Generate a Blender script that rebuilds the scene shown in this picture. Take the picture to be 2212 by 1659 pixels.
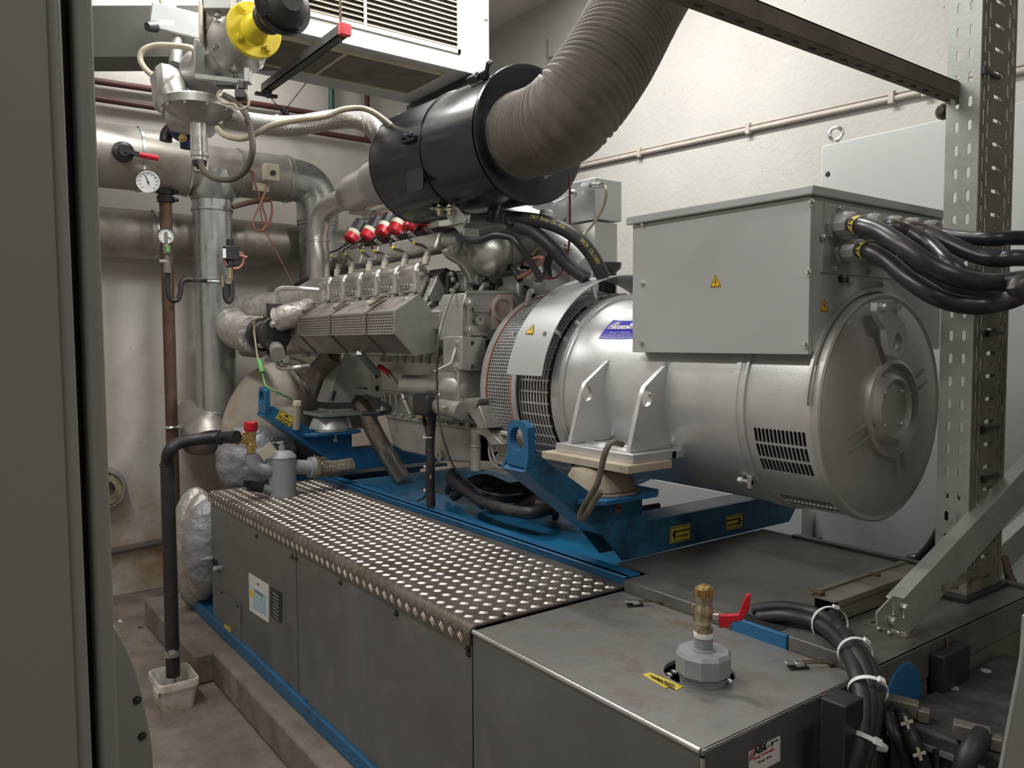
import bpy, math, random
from mathutils import Vector as V, Matrix
random.seed(7)
C = bpy.context.scene
for o in list(bpy.data.objects): bpy.data.objects.remove(o)
# ---------------------------------------------------------------- camera, world, lamps, exposure
# all lengths below are written in survey units of 0.85 m, the lens height is 1.785 m above the floor
S, H = 0.85, 1.785
RI = V((0.59554615, 0.80331008, -0.00420776)); UP = V((-0.0416944, 0.03614082, 0.99847655)); FW = V((-0.80223835, 0.59446342, -0.05501705))
FOC, CX, CY = 1713.02, 1106.0, 829.5
cam = bpy.data.cameras.new('camera'); co = bpy.data.objects.new('camera', cam); C.collection.objects.link(co)
cam.sensor_width = 36; cam.lens = FOC/2212*36; cam.clip_start = .02; cam.clip_end = 60
co.matrix_world = Matrix.Translation((0, 0, H)) @ Matrix((RI, UP, -FW)).transposed().to_4x4()
C.camera = co
W = bpy.data.worlds.new('world'); C.world = W; W.use_nodes = True
W.node_tree.nodes['Background'].inputs[0].default_value = (.75, .78, .8, 1)
W.node_tree.nodes['Background'].inputs[1].default_value = .05
C.view_settings.view_transform = 'Standard'; C.view_settings.look = 'None'
C.view_settings.exposure = 0.1; C.view_settings.gamma = 1
def lamp(name, x, y, z, sx, sy, pw, col, aim=None):
    l = bpy.data.lights.new(name, 'AREA'); l.shape = 'RECTANGLE'; l.size = sx; l.size_y = sy; l.energy = pw; l.color = col
    o = bpy.data.objects.new(name, l); C.collection.objects.link(o)
    o.location = (x*S, y*S, z*S+H)
    if aim: o.rotation_euler = (V(aim)-V((x, y, z))).to_track_quat('-Z', 'Y').to_euler()
    return o
# fluorescent tubes above the frame, then two unseen fill lamps added for brightness
lamp('ceiling_tube_light', -4.1, 3.15, 3.02, 2.4, .25, 142, (1, .985, .955), (-4.1, 3.3, 0))
lamp('ceiling_tube_light', -5.4, 1.6, 3.0, 1.8, .3, 92, (1, .985, .955), (-5.4, 1.6, 0))
lamp('aisle_fill_light', -2.9, -.4, 3.0, 2.4, .25, 68, (1, .985, .955), (-2.9, .2, 0))
lamp('aisle_fill_light', 1.2, 1.2, 2.9, 1.4, .3, 26, (1, .985, .955), (.6, 1.2, 0))

# ---------------------------------------------------------------- geometry kit
def P(x, y, X=None, Y=None, Z=None):
    'point where the sight line through a photo pixel meets a known plane'
    d = RI*((x-CX)/FOC) - UP*((y-CY)/FOC) + FW
    for i, v in enumerate((X, Y, Z)):
        if v is not None: return d*(v/d[i])
def PD(x, y, D): return (RI*((x-CX)/FOC) - UP*((y-CY)/FOC) + FW)*D
def frame(ax):
    ax = V(ax).normalized(); r = V((0, 0, 1)) if abs(ax.z) < .9 else V((1, 0, 0))
    u = r.cross(ax).normalized(); return ax, u, ax.cross(u).normalized()
def catmull(p, sub):
    p = [V(q) for q in p]
    if sub < 2 or len(p) < 3: return p
    e = [p[0]*2-p[1]] + p + [p[-1]*2-p[-2]]; out = []
    for i in range(1, len(e)-2):
        a, b, c, d = e[i-1:i+3]
        for k in range(sub):
            t = k/sub; out.append(.5*((2*b)+(c-a)*t+(2*a-5*b+4*c-d)*t*t+(3*b-a-3*c+d)*t**3))
    return out+[p[-1]]
class MB:
    def __init__(s): s.v = []; s.f = []; s.uv = []
    def add(s, vs, fs, uvs=None):
        n = len(s.v); s.v += [V(q) for q in vs]
        for i, f in enumerate(fs):
            s.f.append([n+k for k in f]); s.uv.append(uvs[i] if uvs else [(0, 0)]*len(f))
        return s
    def box(s, a, b):
        x0, x1 = sorted((a[0], b[0])); y0, y1 = sorted((a[1], b[1])); z0, z1 = sorted((a[2], b[2]))
        return s.add([(x, y, z) for z in (z0, z1) for x, y in ((x0, y0), (x1, y0), (x1, y1), (x0, y1))],
            [(3, 2, 1, 0), (4, 5, 6, 7), (0, 1, 5, 4), (1, 2, 6, 5), (2, 3, 7, 6), (3, 0, 4, 7)])
    def obb(s, c, u, v, hu, hv, hw):
        u = V(u).normalized(); w = u.cross(V(v)).normalized(); v = w.cross(u); c = V(c)
        return s.add([c+u*a*hu+v*b*hv+w*d*hw for d in (-1, 1) for a, b in ((-1, -1), (1, -1), (1, 1), (-1, 1))],
            [(3, 2, 1, 0), (4, 5, 6, 7), (0, 1, 5, 4), (1, 2, 6, 5), (2, 3, 7, 6), (3, 0, 4, 7)])
    def beam(s, p, q, w, h, up=(0, 0, 1)):
        p = V(p); q = V(q); return s.obb((p+q)/2, q-p, up, (q-p).length/2, h/2, w/2)
    def prism(s, pts, vec):
        pts = [V(q) for q in pts]; n = len(pts); vec = V(vec)
        nr = sum((pts[i].cross(pts[(i+1) % n]) for i in range(n)), V((0, 0, 0)))
        if nr.dot(vec) > 0: pts = pts[::-1]
        return s.add(pts+[q+vec for q in pts], [tuple(range(n)), tuple(range(2*n-1, n-1, -1))]+[((i+1) % n, i, n+i, n+(i+1) % n) for i in range(n)])
    def lathe(s, p, ax, prof, n=32, a0=0, a1=2*math.pi, cap=True, ref=None):
        ax, u, v = frame(ax); p = V(p)
        if ref: u = (V(ref)-ax*V(ref).dot(ax)).normalized(); v = ax.cross(u)
        full = abs(a1-a0-2*math.pi) < 1e-6; m = n if full else n+1
        vs = [p+ax*t+(u*math.cos(a0+(a1-a0)*k/n)+v*math.sin(a0+(a1-a0)*k/n))*r for t, r in prof for k in range(m)]
        fs = []; uv = []
        for j in range(len(prof)-1):
            for k in range(n):
                k2 = (k+1) % m; fs.append((j*m+k, j*m+k2, (j+1)*m+k2, (j+1)*m+k))
                uv.append([((a0+(a1-a0)*q/n)*.15, prof[w][0]) for q, w in ((k, j), (k+1, j), (k+1, j+1), (k, j+1))])
        if cap and full:
            if prof[0][1] > 1e-6: fs.append(tuple(range(m-1, -1, -1))); uv.append([(0, 0)]*m)
            if prof[-1][1] > 1e-6: fs.append(tuple(range((len(prof)-1)*m, len(prof)*m))); uv.append([(0, 0)]*m)
        return s.add(vs, fs, uv)
    def cyl(s, p, q, r, r2=None, n=24):
        p = V(p); q = V(q); return s.lathe(p, q-p, [(0, r), ((q-p).length, r if r2 is None else r2)], n)
    def tube(s, pts, r, n=12, sub=8, cap=True, rf=None):
        c = catmull(pts, sub); L = 0; vs = []; fs = []; uv = []; u = None; Ls = []
        for i, q in enumerate(c):
            t = (c[min(i+1, len(c)-1)]-c[max(i-1, 0)]).normalized()
            if u is None: _, u, _ = frame(t)
            u = (u-t*u.dot(t)).normalized(); w = t.cross(u)
            if i: L += (q-c[i-1]).length
            Ls.append(L); rr = rf(L) if rf else r
            vs += [q+(u*math.cos(2*math.pi*k/n)+w*math.sin(2*math.pi*k/n))*rr for k in range(n)]
        for i in range(len(c)-1):
            for k in range(n):
                k2 = (k+1) % n; fs.append((i*n+k, i*n+k2, (i+1)*n+k2, (i+1)*n+k))
                g = 2*math.pi*r/n; uv.append([(k*g, Ls[i]), ((k+1)*g, Ls[i]), ((k+1)*g, Ls[i+1]), (k*g, Ls[i+1])])
        if cap:
            m = len(c); fs += [tuple(range(n-1, -1, -1)), tuple(range((m-1)*n, m*n))]; uv += [[(0, 0)]*n]*2
        return s.add(vs, fs, uv)
    def sph(s, c, r, sc=(1, 1, 1), n=20, m=12):
        c = V(c); vs = [c+V((0, 0, -r*sc[2]))]
        for j in range(1, m):
            a = -math.pi/2+math.pi*j/m
            vs += [c+V((r*sc[0]*math.cos(a)*math.cos(2*math.pi*k/n), r*sc[1]*math.cos(a)*math.sin(2*math.pi*k/n), r*sc[2]*math.sin(a))) for k in range(n)]
        vs.append(c+V((0, 0, r*sc[2]))); t = len(vs)-1; fs = []
        for k in range(n):
            k2 = (k+1) % n; fs.append((0, 1+k2, 1+k)); fs.append((t, 1+(m-2)*n+k, 1+(m-2)*n+k2))
            for j in range(m-2): fs.append((1+j*n+k, 1+j*n+k2, 1+(j+1)*n+k2, 1+(j+1)*n+k))
        return s.add(vs, fs)
    def bolt(s, p, ax, r=.012, h=.01, washer=True):
        p = V(p); ax = V(ax).normalized()
        if washer: s.cyl(p, p+ax*h*.3, r*1.5, n=14)
        return s.lathe(p, ax, [(0, r), (h, r), (h*1.25, r*.8)], 6)
    def torus(s, c, ax, R, r, n=28, m=8):
        ax, u, v = frame(ax); c = V(c)
        pts = [c+(u*math.cos(2*math.pi*k/n)+v*math.sin(2*math.pi*k/n))*R for k in range(n)]; vs = []
        for q in pts:
            d = (q-c).normalized(); vs += [q+(d*math.cos(2*math.pi*j/m)+ax*math.sin(2*math.pi*j/m))*r for j in range(m)]
        return s.add(vs, [(i*m+j, ((i+1) % n)*m+j, ((i+1) % n)*m+(j+1) % m, i*m+(j+1) % m) for i in range(n) for j in range(m)])
def plate(mb, outer, holes, th, o, u, v, fn=None):
    'flat sheet with real holes: 2D outline and hole loops, placed by origin o and axes u, v (or by a mapping fn)'
    cu = bpy.data.curves.new('t', 'CURVE'); cu.dimensions = '2D'; cu.fill_mode = 'BOTH'; cu.extrude = th/2
    for lp in [outer]+list(holes):
        sp = cu.splines.new('POLY'); sp.points.add(len(lp)-1); sp.use_cyclic_u = True
        for i, q in enumerate(lp): sp.points[i].co = (q[0], q[1], 0, 1)
    ob = bpy.data.objects.new('t', cu); me = bpy.data.meshes.new_from_object(ob)
    if not fn:
        o = V(o); u = V(u).normalized(); w = u.cross(V(v)).normalized(); v = w.cross(u)
        fn = lambda a, b, c: o+u*a+v*b+w*c
    mb.add([fn(*q.co) for q in me.vertices], [tuple(p.vertices) for p in me.polygons])
    bpy.data.objects.remove(ob); bpy.data.curves.remove(cu); bpy.data.meshes.remove(me); return mb
def rrect(cx, cy, w, h, r, n=4):
    out = []
    for sx, sy, a in ((1, 1, 0), (-1, 1, 90), (-1, -1, 180), (1, -1, 270)):
        for k in range(n+1):
            t = math.radians(a+90*k/n); out.append((cx+sx*(w/2-r)+r*math.cos(t), cy+sy*(h/2-r)+r*math.sin(t)))
    return out
def circ(cx, cy, r, n=24): return [(cx+r*math.cos(2*math.pi*k/n), cy+r*math.sin(2*math.pi*k/n)) for k in range(n)]

ROOTS = []
def T(name, label, cat, group=None):
    o = bpy.data.objects.new(name, None); C.collection.objects.link(o); o.empty_display_size = .05
    o['label'] = label; o['category'] = cat
    if group: o['group'] = group
    ROOTS.append(o); return o
def O(name, mb, m, parent=None, label=None, cat=None, group=None, kind=None, bev=0, seg=2, ang=35, flat=False):
    me = bpy.data.meshes.new(name); me.from_pydata([(q.x*S, q.y*S, q.z*S+H) for q in mb.v], [], mb.f)
    ul = me.uv_layers.new(name='UV'); i = 0
    for f, uv in zip(mb.f, mb.uv):
        for k in range(len(f)): ul.data[i].uv = uv[k]; i += 1
    me.materials.append(m)
    if not flat:
        me.polygons.foreach_set('use_smooth', [True]*len(me.polygons)); me.set_sharp_from_angle(angle=math.radians(ang))
    ob = bpy.data.objects.new(name, me); C.collection.objects.link(ob)
    if bev:
        b = ob.modifiers.new('bevel', 'BEVEL'); b.width = bev*S; b.segments = seg; b.limit_method = 'ANGLE'; b.angle_limit = math.radians(28); b.harden_normals = False
    if parent is not None: ob.parent = parent
    else: ROOTS.append(ob)
    if label: ob['label'] = label
    if cat: ob['category'] = cat
    if group: ob['group'] = group
    if kind: ob['kind'] = kind
    return ob
def text(s, size, o, u, v, m, parent, name='lettering', th=.0008, fn=None, bold=0, align='CENTER'):
    'raised lettering: o is the anchor, u the reading direction, v the up direction'
    cu = bpy.data.curves.new('t', 'FONT'); cu.body = s; cu.size = size; cu.extrude = th/2; cu.offset = bold; cu.align_x = align; cu.align_y = 'CENTER'; cu.resolution_u = 2
    ob = bpy.data.objects.new('t', cu); me = bpy.data.meshes.new_from_object(ob)
    if not fn:
        o = V(o); u = V(u).normalized(); w = u.cross(V(v)).normalized(); v = w.cross(u)
        fn = lambda a, b, c: o+u*a+v*b+w*(c+.0004)
    mb = MB().add([fn(*q.co) for q in me.vertices], [tuple(p.vertices) for p in me.polygons])
    bpy.data.objects.remove(ob); bpy.data.curves.remove(cu); bpy.data.meshes.remove(me)
    return O(name, mb, m, parent, flat=True)

# ---------------------------------------------------------------- materials
def M(name, col, rough=.5, met=0., var=.12, vs=4., bump=0., bs=60., rv=.1, dirt=None, dd=.5, ds=3., spec=.5, bd=.004):
    m = bpy.data.materials.new(name); m.use_nodes = True; nt = m.node_tree; N = nt.nodes; L = nt.links
    b = N['Principled BSDF']; b.inputs['Metallic'].default_value = met; b.inputs['Roughness'].default_value = rough
    b.inputs['Specular IOR Level'].default_value = spec
    tc = N.new('ShaderNodeTexCoord')
    n1 = N.new('ShaderNodeTexNoise'); n1.inputs['Scale'].default_value = vs; n1.inputs['Detail'].default_value = 6; n1.inputs['Roughness'].default_value = .62
    L.new(tc.outputs['Object'], n1.inputs['Vector'])
    r = N.new('ShaderNodeValToRGB'); r.color_ramp.elements[0].position = .3; r.color_ramp.elements[1].position = .7
    r.color_ramp.elements[0].color = tuple(c*(1-var) for c in col)+(1,); r.color_ramp.elements[1].color = tuple(min(1, c*(1+var)) for c in col)+(1,)
    L.new(n1.outputs[0], r.inputs[0]); out = r.outputs[0]
    if dirt:
        n2 = N.new('ShaderNodeTexNoise'); n2.inputs['Scale'].default_value = ds; n2.inputs['Detail'].default_value = 8; n2.inputs['Roughness'].default_value = .7
        L.new(tc.outputs['Object'], n2.inputs['Vector'])
        r2 = N.new('ShaderNodeValToRGB'); r2.color_ramp.elements[0].position = 1-dd-.12; r2.color_ramp.elements[1].position = 1-dd+.16
        L.new(n2.outputs[0], r2.inputs[0])
        mx = N.new('ShaderNodeMix'); mx.data_type = 'RGBA'; L.new(r2.outputs[0], mx.inputs[0]); L.new(out, mx.inputs[6]); mx.inputs[7].default_value = tuple(dirt)+(1,)
        out = mx.outputs[2]
    L.new(out, b.inputs['Base Color'])
    if rv:
        mr = N.new('ShaderNodeMapRange'); mr.inputs[1].default_value = .3; mr.inputs[2].default_value = .7; mr.inputs[3].default_value = max(.02, rough-rv); mr.inputs[4].default_value = min(1, rough+rv)
        L.new(n1.outputs[0], mr.inputs[0]); L.new(mr.outputs[0], b.inputs['Roughness'])
    if bump:
        n3 = N.new('ShaderNodeTexNoise'); n3.inputs['Scale'].default_value = bs; n3.inputs['Detail'].default_value = 5
        L.new(tc.outputs['Object'], n3.inputs['Vector'])
        bp = N.new('ShaderNodeBump'); bp.inputs['Strength'].default_value = bump; bp.inputs['Distance'].default_value = bd
        L.new(n3.outputs[0], bp.inputs['Height']); L.new(bp.outputs[0], b.inputs['Normal'])
    return m
def braid(name, col, k=420., met=.9, rough=.35):
    'woven wire sheath running along a hose, from its length and girth coordinates'
    m = M(name, col, rough, met, .2, 6.); nt = m.node_tree; N = nt.nodes; L = nt.links; b = N['Principled BSDF']
    uv = N.new('ShaderNodeUVMap'); sp = N.new('ShaderNodeSeparateXYZ'); L.new(uv.outputs[0], sp.inputs[0])
    def mt(op, a, c):
        q = N.new('ShaderNodeMath'); q.operation = op
        for i, w in enumerate((a, c)):
            if w is None: continue
            if isinstance(w, (int, float)): q.inputs[i].default_value = w
            else: L.new(w, q.inputs[i])
        return q.outputs[0]
    su = mt('ADD', sp.outputs[0], sp.outputs[1]); df = mt('SUBTRACT', sp.outputs[0], sp.outputs[1])
    a = mt('SINE', mt('MULTIPLY', su, k), None); c = mt('SINE', mt('MULTIPLY', df, k), None)
    h = mt('MAXIMUM', a, c); h2 = mt('MULTIPLY', h, .5); h2 = mt('ADD', h2, .5)
    bp = N.new('ShaderNodeBump'); bp.inputs['Strength'].default_value = .8; bp.inputs['Distance'].default_value = .004; L.new(h2, bp.inputs['Height']); L.new(bp.outputs[0], b.inputs['Normal'])
    src = b.inputs['Base Color'].links[0].from_socket
    mx = N.new('ShaderNodeMix'); mx.data_type = 'RGBA'; L.new(h2, mx.inputs[0]); mx.inputs[6].default_value = tuple(c_*.25 for c_ in col)+(1,); L.new(src, mx.inputs[7]); L.new(mx.outputs[2], b.inputs['Base Color'])
    return m
def wallmat(name, col, stain, z0, bump=.5):
    m = M(name, col, .85, 0, .07, 1.3, bump, 35., 0); nt = m.node_tree; N = nt.nodes; L = nt.links; b = N['Principled BSDF']
    src = b.inputs['Base Color'].links[0].from_socket
    tc = N.new('ShaderNodeTexCoord'); sp = N.new('ShaderNodeSeparateXYZ'); L.new(tc.outputs['Object'], sp.inputs[0])
    mr = N.new('ShaderNodeMapRange'); mr.inputs[1].default_value = z0; mr.inputs[2].default_value = 0.; L.new(sp.outputs[2], mr.inputs[0])
    n = N.new('ShaderNodeTexNoise'); n.inputs['Scale'].default_value = 1.6; n.inputs['Detail'].default_value = 7; n.inputs['Roughness'].default_value = .7
    L.new(tc.outputs['Object'], n.inputs['Vector'])
    r = N.new('ShaderNodeMapRange'); r.inputs[1].default_value = .38; r.inputs[2].default_value = .6; L.new(n.outputs[0], r.inputs[0])
    mu = N.new('ShaderNodeMath'); mu.operation = 'MULTIPLY'; L.new(mr.outputs[0], mu.inputs[0]); L.new(r.outputs[0], mu.inputs[1])
    mx = N.new('ShaderNodeMix'); mx.data_type = 'RGBA'; L.new(mu.outputs[0], mx.inputs[0]); L.new(src, mx.inputs[6]); mx.inputs[7].default_value = tuple(stain)+(1,)
    # small dark pits
    vo = N.new('ShaderNodeTexVoronoi'); vo.inputs['Scale'].default_value = 9.; L.new(tc.outputs['Object'], vo.inputs['Vector'])
    lt = N.new('ShaderNodeMath'); lt.operation = 'LESS_THAN'; lt.inputs[1].default_value = .035; L.new(vo.outputs['Distance'], lt.inputs[0])
    m2 = N.new('ShaderNodeMix'); m2.data_type = 'RGBA'; L.new(lt.outputs[0], m2.inputs[0]); L.new(mx.outputs[2], m2.inputs[6]); m2.inputs[7].default_value = (.2, .17, .14, 1)
    L.new(m2.outputs[2], b.inputs['Base Color']); return m
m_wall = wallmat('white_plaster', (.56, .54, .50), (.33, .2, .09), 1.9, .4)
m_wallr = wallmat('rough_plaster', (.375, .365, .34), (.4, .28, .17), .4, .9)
m_ceil = M('ceiling_paint', (.6, .57, .52), .9, var=.05)
m_conc = M('worn_concrete', (.235, .195, .165), .8, var=.22, vs=3, bump=.8, bs=45, dirt=(.12, .1, .09), dd=.45, ds=5)
m_grey = M('grey_paint', (.36, .375, .375), .38, .55, .05, 2.5, .05, 300, .04)
m_box = M('terminal_box_paint', (.46, .475, .47), .42, .25, .04, 2, 0, 100, .03)
m_alt = M('silver_paint', (.60, .60, .60), .37, .62, .07, 4, .08, 200, .05)
m_altd = M('silver_paint_end', (.50, .49, .475), .42, .6, .07, 4, .08, 200, .05)
m_alu = M('bright_metal', (.66, .66, .65), .28, .9, .1, 8, .05, 150)
m_cast = M('engine_casting', (.47, .465, .44), .38, .72, .12, 7, .3, 130, .08, (.2, .185, .16), .34, 5)
m_castl = M('valve_cover_metal', (.56, .55, .52), .27, .85, .06, 5, .05, 90, .03)
m_panel = M('enclosure_sheet', (.20, .212, .215), .42, .6, .18, 3, .08, 80, .08, (.30, .31, .31), .34, 5)
m_top = M('galvanised_top', (.31, .31, .30), .44, .5, .2, 7, .08, 90, .08, (.17, .125, .09), .44, 7)
m_zinc = M('galvanised_duct', (.43, .45, .45), .30, .85, .16, 5, .06, 60, .08, (.4, .36, .3), .3, 4)
m_zincd = M('dusty_duct', (.40, .39, .36), .46, .7, .16, 5, .06, 60, .08, (.26, .2, .14), .42, 3)
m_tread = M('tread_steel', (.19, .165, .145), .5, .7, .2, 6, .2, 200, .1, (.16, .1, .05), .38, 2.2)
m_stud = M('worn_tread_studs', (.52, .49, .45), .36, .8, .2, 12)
m_blue = M('blue_paint', (.020, .135, .295), .4, .1, .12, 5, .08, 120, .06, (.02, .035, .05), .32, 4)
m_blued = M('blue_paint_oily', (.03, .15, .28), .3, .15, .2, 5, .1, 80, .08, (.012, .018, .022), .42, 4)
m_bpan = M('blue_drip_pan', (.018, .19, .38), .28, .1, .12, 5, .05, 60, .06, (.02, .05, .08), .3, 3)
m_black = M('black_gloss', (.006, .007, .012), .25, .0, .1, 5, .1, 6, .05, None, spec=.6)
m_rub = M('black_rubber', (.022, .022, .024), .5, 0, .25, 8, .1, 150, .06, (.09, .075, .06), .33, 6)
m_blk = M('black_plastic', (.02, .02, .022), .45, 0, .2, 8)
m_dark = M('dark_steel', (.055, .052, .05), .5, .6, .2, 8, .2, 100)
m_hole = M('dark_interior', (.01, .01, .01), .9, 0)
m_hose = M('corrugated_hose', (.105, .092, .075), .75, 0, .15, 4, .15, 200, .06, (.16, .138, .108), .4, 4)
m_yel = M('yellow_paint', (.68, .55, .03), .45, .0, .12, 6, .1, 60, .06, (.45, .33, .08), .3, 5)
m_yels = M('yellow_sticker', (.62, .50, .07), .5, 0, .12, 10)
m_ora = M('warning_sign_yellow', (.85, .5, .02), .45, 0, .03)
m_ink = M('black_ink', (.012, .012, .012), .6, 0, 0)
m_white = M('white_sticker', (.68, .69, .69), .5, 0, .05)
m_wire = M('zip_tie_white', (.75, .75, .73), .5, 0, .05)
m_blst = M('blue_sticker', (.045, .035, .42), .35, 0, .03)
m_red = M('red_plastic', (.55, .015, .03), .36, 0, .12, 8)
m_redp = M('red_pipe_paint', (.085, .028, .024), .6, 0, .2)
m_brass = M('brass', (.62, .46, .2), .3, .95, .15, 14)
m_brassl = M('pale_brass', (.55, .49, .34), .32, .9, .15, 14)
m_gpaint = M('grey_primer', (.30, .315, .33), .5, .1, .1, 9, .15, 60, .05, (.2, .17, .15), .28, 6)
m_wood = M('raw_steel_pad', (.50, .43, .33), .6, .2, .18, 10, .2, 120, .06)
m_rust = M('rusty_steel', (.12, .075, .05), .7, .5, .3, 9, .4, 120)
m_tray = M('tray_dusty', (.20, .185, .155), .55, .5, .2, 6, .15, 100, .06, (.3, .27, .21), .4, 4)
m_galv = M('galvanised_profile', (.40, .42, .39), .45, .6, .14, 6, .1, 90, .06, (.3, .28, .23), .33, 4)
m_deck = M('dusty_shaded_deck', (.19, .19, .18), .45, .5, .2, 4, .08, 90, .1, (.12, .11, .09), .45, 3)  # deck shadow put into the darker base colour, dust in the mottling
m_cab = M('cabinet_cream', (.47, .49, .475), .5, 0, .03, 2)
m_lcab = M('cabinet_grey', (.25, .247, .23), .55, 0, .05, 3, .1, 700, .03, (.19, .18, .16), .26, 3)
m_ins = M('insulation_cream', (.46, .42, .36), .8, 0, .15, 5, .8, 7, .05, (.33, .22, .14), .38, 5, bd=.03)
m_foil = M('insulation_foil', (.46, .44, .41), .42, .55, .2, 6, 1, 9, .1, (.34, .24, .18), .36, 6, bd=.03)
m_quilt = M('quilted_jacket', (.30, .31, .33), .5, .3, .15, 9, 1, 10, bd=.03)
m_beige = M('beige_hose', (.40, .36, .26), .6, 0, .15, 8)
m_acw = M('heater_white', (.46, .47, .465), .45, 0, .04, 3, 0, 60, .05, (.62, .6, .55), .25, 6)
m_acg = M('heater_grey', (.30, .305, .30), .5, .1, .08, 3, .05, 60, .05, (.25, .24, .22), .3, 9)
m_cream = M('cream_plastic', (.62, .58, .46), .5, 0, .06)
m_green = M('green_paint', (.02, .09, .07), .5, 0, .1)
m_greenw = M('green_wire', (.12, .35, .1), .5, 0, .1)
m_copper = M('copper_line', (.35, .15, .12), .45, .3, .1)
m_cond = M('conduit_paint', (.33, .30, .26), .6, 0, .15, 9)
m_pink = M('primer_pink', (.5, .40, .38), .55, .2, .1, 8, .3, 90)
m_silv = M('silver_pipe', (.56, .555, .54), .33, .85, .08, 5, .1, 60)
m_bswe = braid('braided_sheath_bright', (.62, .6, .56), 430., .85, .34)
m_bswd = braid('braided_sheath_dark', (.30, .26, .22), 430., .85, .4)
m_rope = M('wire_rope', (.28, .25, .2), .55, .5, .25, 20)
m_tub = M('tub_plastic', (.62, .61, .55), .45, 0, .06, 6, 0, 60, .05, (.3, .21, .1), .4, 14)
m_plate = M('data_plate', (.035, .035, .04), .4, .3, .05)
m_lblue = M('label_pale_blue', (.35, .52, .62), .5, 0, .05)
m_gas = M('gas_fitting_metal', (.40, .395, .38), .38, .7, .12, 8, .1, 90, .06, (.24, .22, .19), .36, 6)
m_dome = M('mount_brown', (.33, .28, .21), .55, .3, .18, 10, .2, 120, .06)
m_fpl = M('plate_black', (.010, .011, .015), .5)
m_gland = M('cable_gland', (.36, .365, .36), .42, .1, .08, 8, 0, 60, .05, (.28, .24, .19), .3, 9)

# ---------------------------------------------------------------- room
YW, XB, ZF, ZC = 4.72, -7.17, -2.1, 3.12
O('floor', MB().box((XB-.2, -2.6, ZF-.2), (3, YW+.2, ZF)), m_conc, kind='structure')
O('wall_back', MB().box((XB-.2, -2.6, ZF), (XB, YW+.2, ZC)), m_wall, kind='structure')
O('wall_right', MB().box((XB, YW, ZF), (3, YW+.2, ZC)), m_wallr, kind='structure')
O('wall_left', MB().box((XB, -2.8, ZF), (3, -2.6, ZC)), m_wall, kind='structure')
O('wall_front', MB().box((3, -2.8, ZF), (3.2, YW+.2, ZC)), m_wall, kind='structure')
O('ceiling', MB().box((XB-.2, -2.8, ZC), (3.2, YW+.2, ZC+.2)), m_ceil, kind='structure')
O('concrete_plinth', MB().box((-6.3, 1.25, ZF), (-4.95, 3.9, -1.905)).box((-4.95, 1.36, ZF), (-.9, 3.9, -1.9)), m_conc,
  label='worn brown concrete plinth the generator frame stands on', cat='plinth', bev=.02, seg=2)
# ---------------------------------------------------------------- enclosure with tread plate and sheet metal cover
YF = 1.487
XS = P(640, 1200, Y=YF).x; XM = -2.243; XE = -1.232
def F(x, y, d=0): return P(x, y, Y=YF)-V((0, d, 0))
def pxpoly(mb, pts, th, **pl):
    k = list(pl)[0]; q = [P(a, b_, **pl) for a, b_ in pts]
    return mb.prism(q, {'X': (th, 0, 0), 'Y': (0, th, 0), 'Z': (0, 0, th)}[k])
enc = T('base_enclosure', 'long grey sheet metal enclosure under the tread plate, with data labels', 'machine enclosure')
O('side_panel', MB().box((-5.36, YF, -1.84), (XS-.004, YF+.02, -1.0)), m_panel, enc)
O('side_panel', MB().box((XS+.004, YF, -1.84), (XM-.004, YF+.02, -1.0)), m_panel, enc)
O('end_panel', MB().box((-5.36, YF+.02, -1.84), (-5.34, 2.2, -1.0)), m_panel, enc)
O('inner_tank', MB().box((-5.33, YF+.06, -1.8), (-2.27, 2.19, -1.03)), m_dark, enc)
h = O('access_hatch', MB().prism([F(480, 1280), F(522, 1305), F(522, 1402), F(483, 1380)], (0, -.008, 0)), m_panel, enc)
for x, y in ((482, 1279), (517, 1308), (483, 1363), (498, 1387), (520, 1396)): O('hatch_screw', MB().bolt(F(x, y, .008), (0, -1, 0), .007, .007), m_dark, h)
for x, y in ((520, 1117), (555, 1157), (632, 1202), (641, 1206), (736, 1258), (857, 1325), (1012, 1400), (1013, 1412), (446, 1127), (448, 1180), (562, 1447), (640, 1518), (646, 1524), (743, 1616)):
    O('panel_screw', MB().bolt(F(x, y), (0, -1, 0), .009, .009), m_dark, enc)
s = MB(); c0 = F(467, 1221); s.prism([c0+V((a*.075, 0, b_*.04)) for a, b_ in ((-1, .1), (-.9, .8), (.4, .8), (1, 0), (.9, -.8), (-.3, -.8))], (0, -.004, 0))
O('fitting_opening', s, m_hole, enc)
O('drain_fitting', MB().cyl(F(458, 1206), F(458, 1206, .05), .016).cyl(F(458, 1206, .05), F(458, 1206, .075), .009), m_gpaint, enc)
O('drain_fitting', MB().cyl(F(478, 1227), F(478, 1227, .03), .018).sph(F(478, 1227, .035), .02), m_gpaint, enc)
l = O('paper_label', pxpoly(MB(), [(538, 1237), (581, 1264), (581, 1345), (540, 1318)], -.003, Y=YF), m_white, enc, label='white and pale blue data label')
pxpoly_ = lambda pts, m, par, nm, th=-.005, **pl: O(nm, pxpoly(MB(), pts, th, **(pl or {'Y': YF})), m, par)
pxpoly_([(540, 1263), (580, 1288), (580, 1291), (540, 1266)], m_lblue, l, 'label_rule')
pxpoly_([(542, 1272), (547.5, 1275.5), (547.5, 1291), (542, 1287.5)], m_ora, l, 'hazard_square')
pxpoly_([(549, 1273), (576, 1290), (577, 1330), (549, 1313)], m_lblue, l, 'text_field')
text('ETTEK', .014, F(559.5, 1262, .006), (1, 0, 0), (0, 0, 1), m_ink, l)
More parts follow.
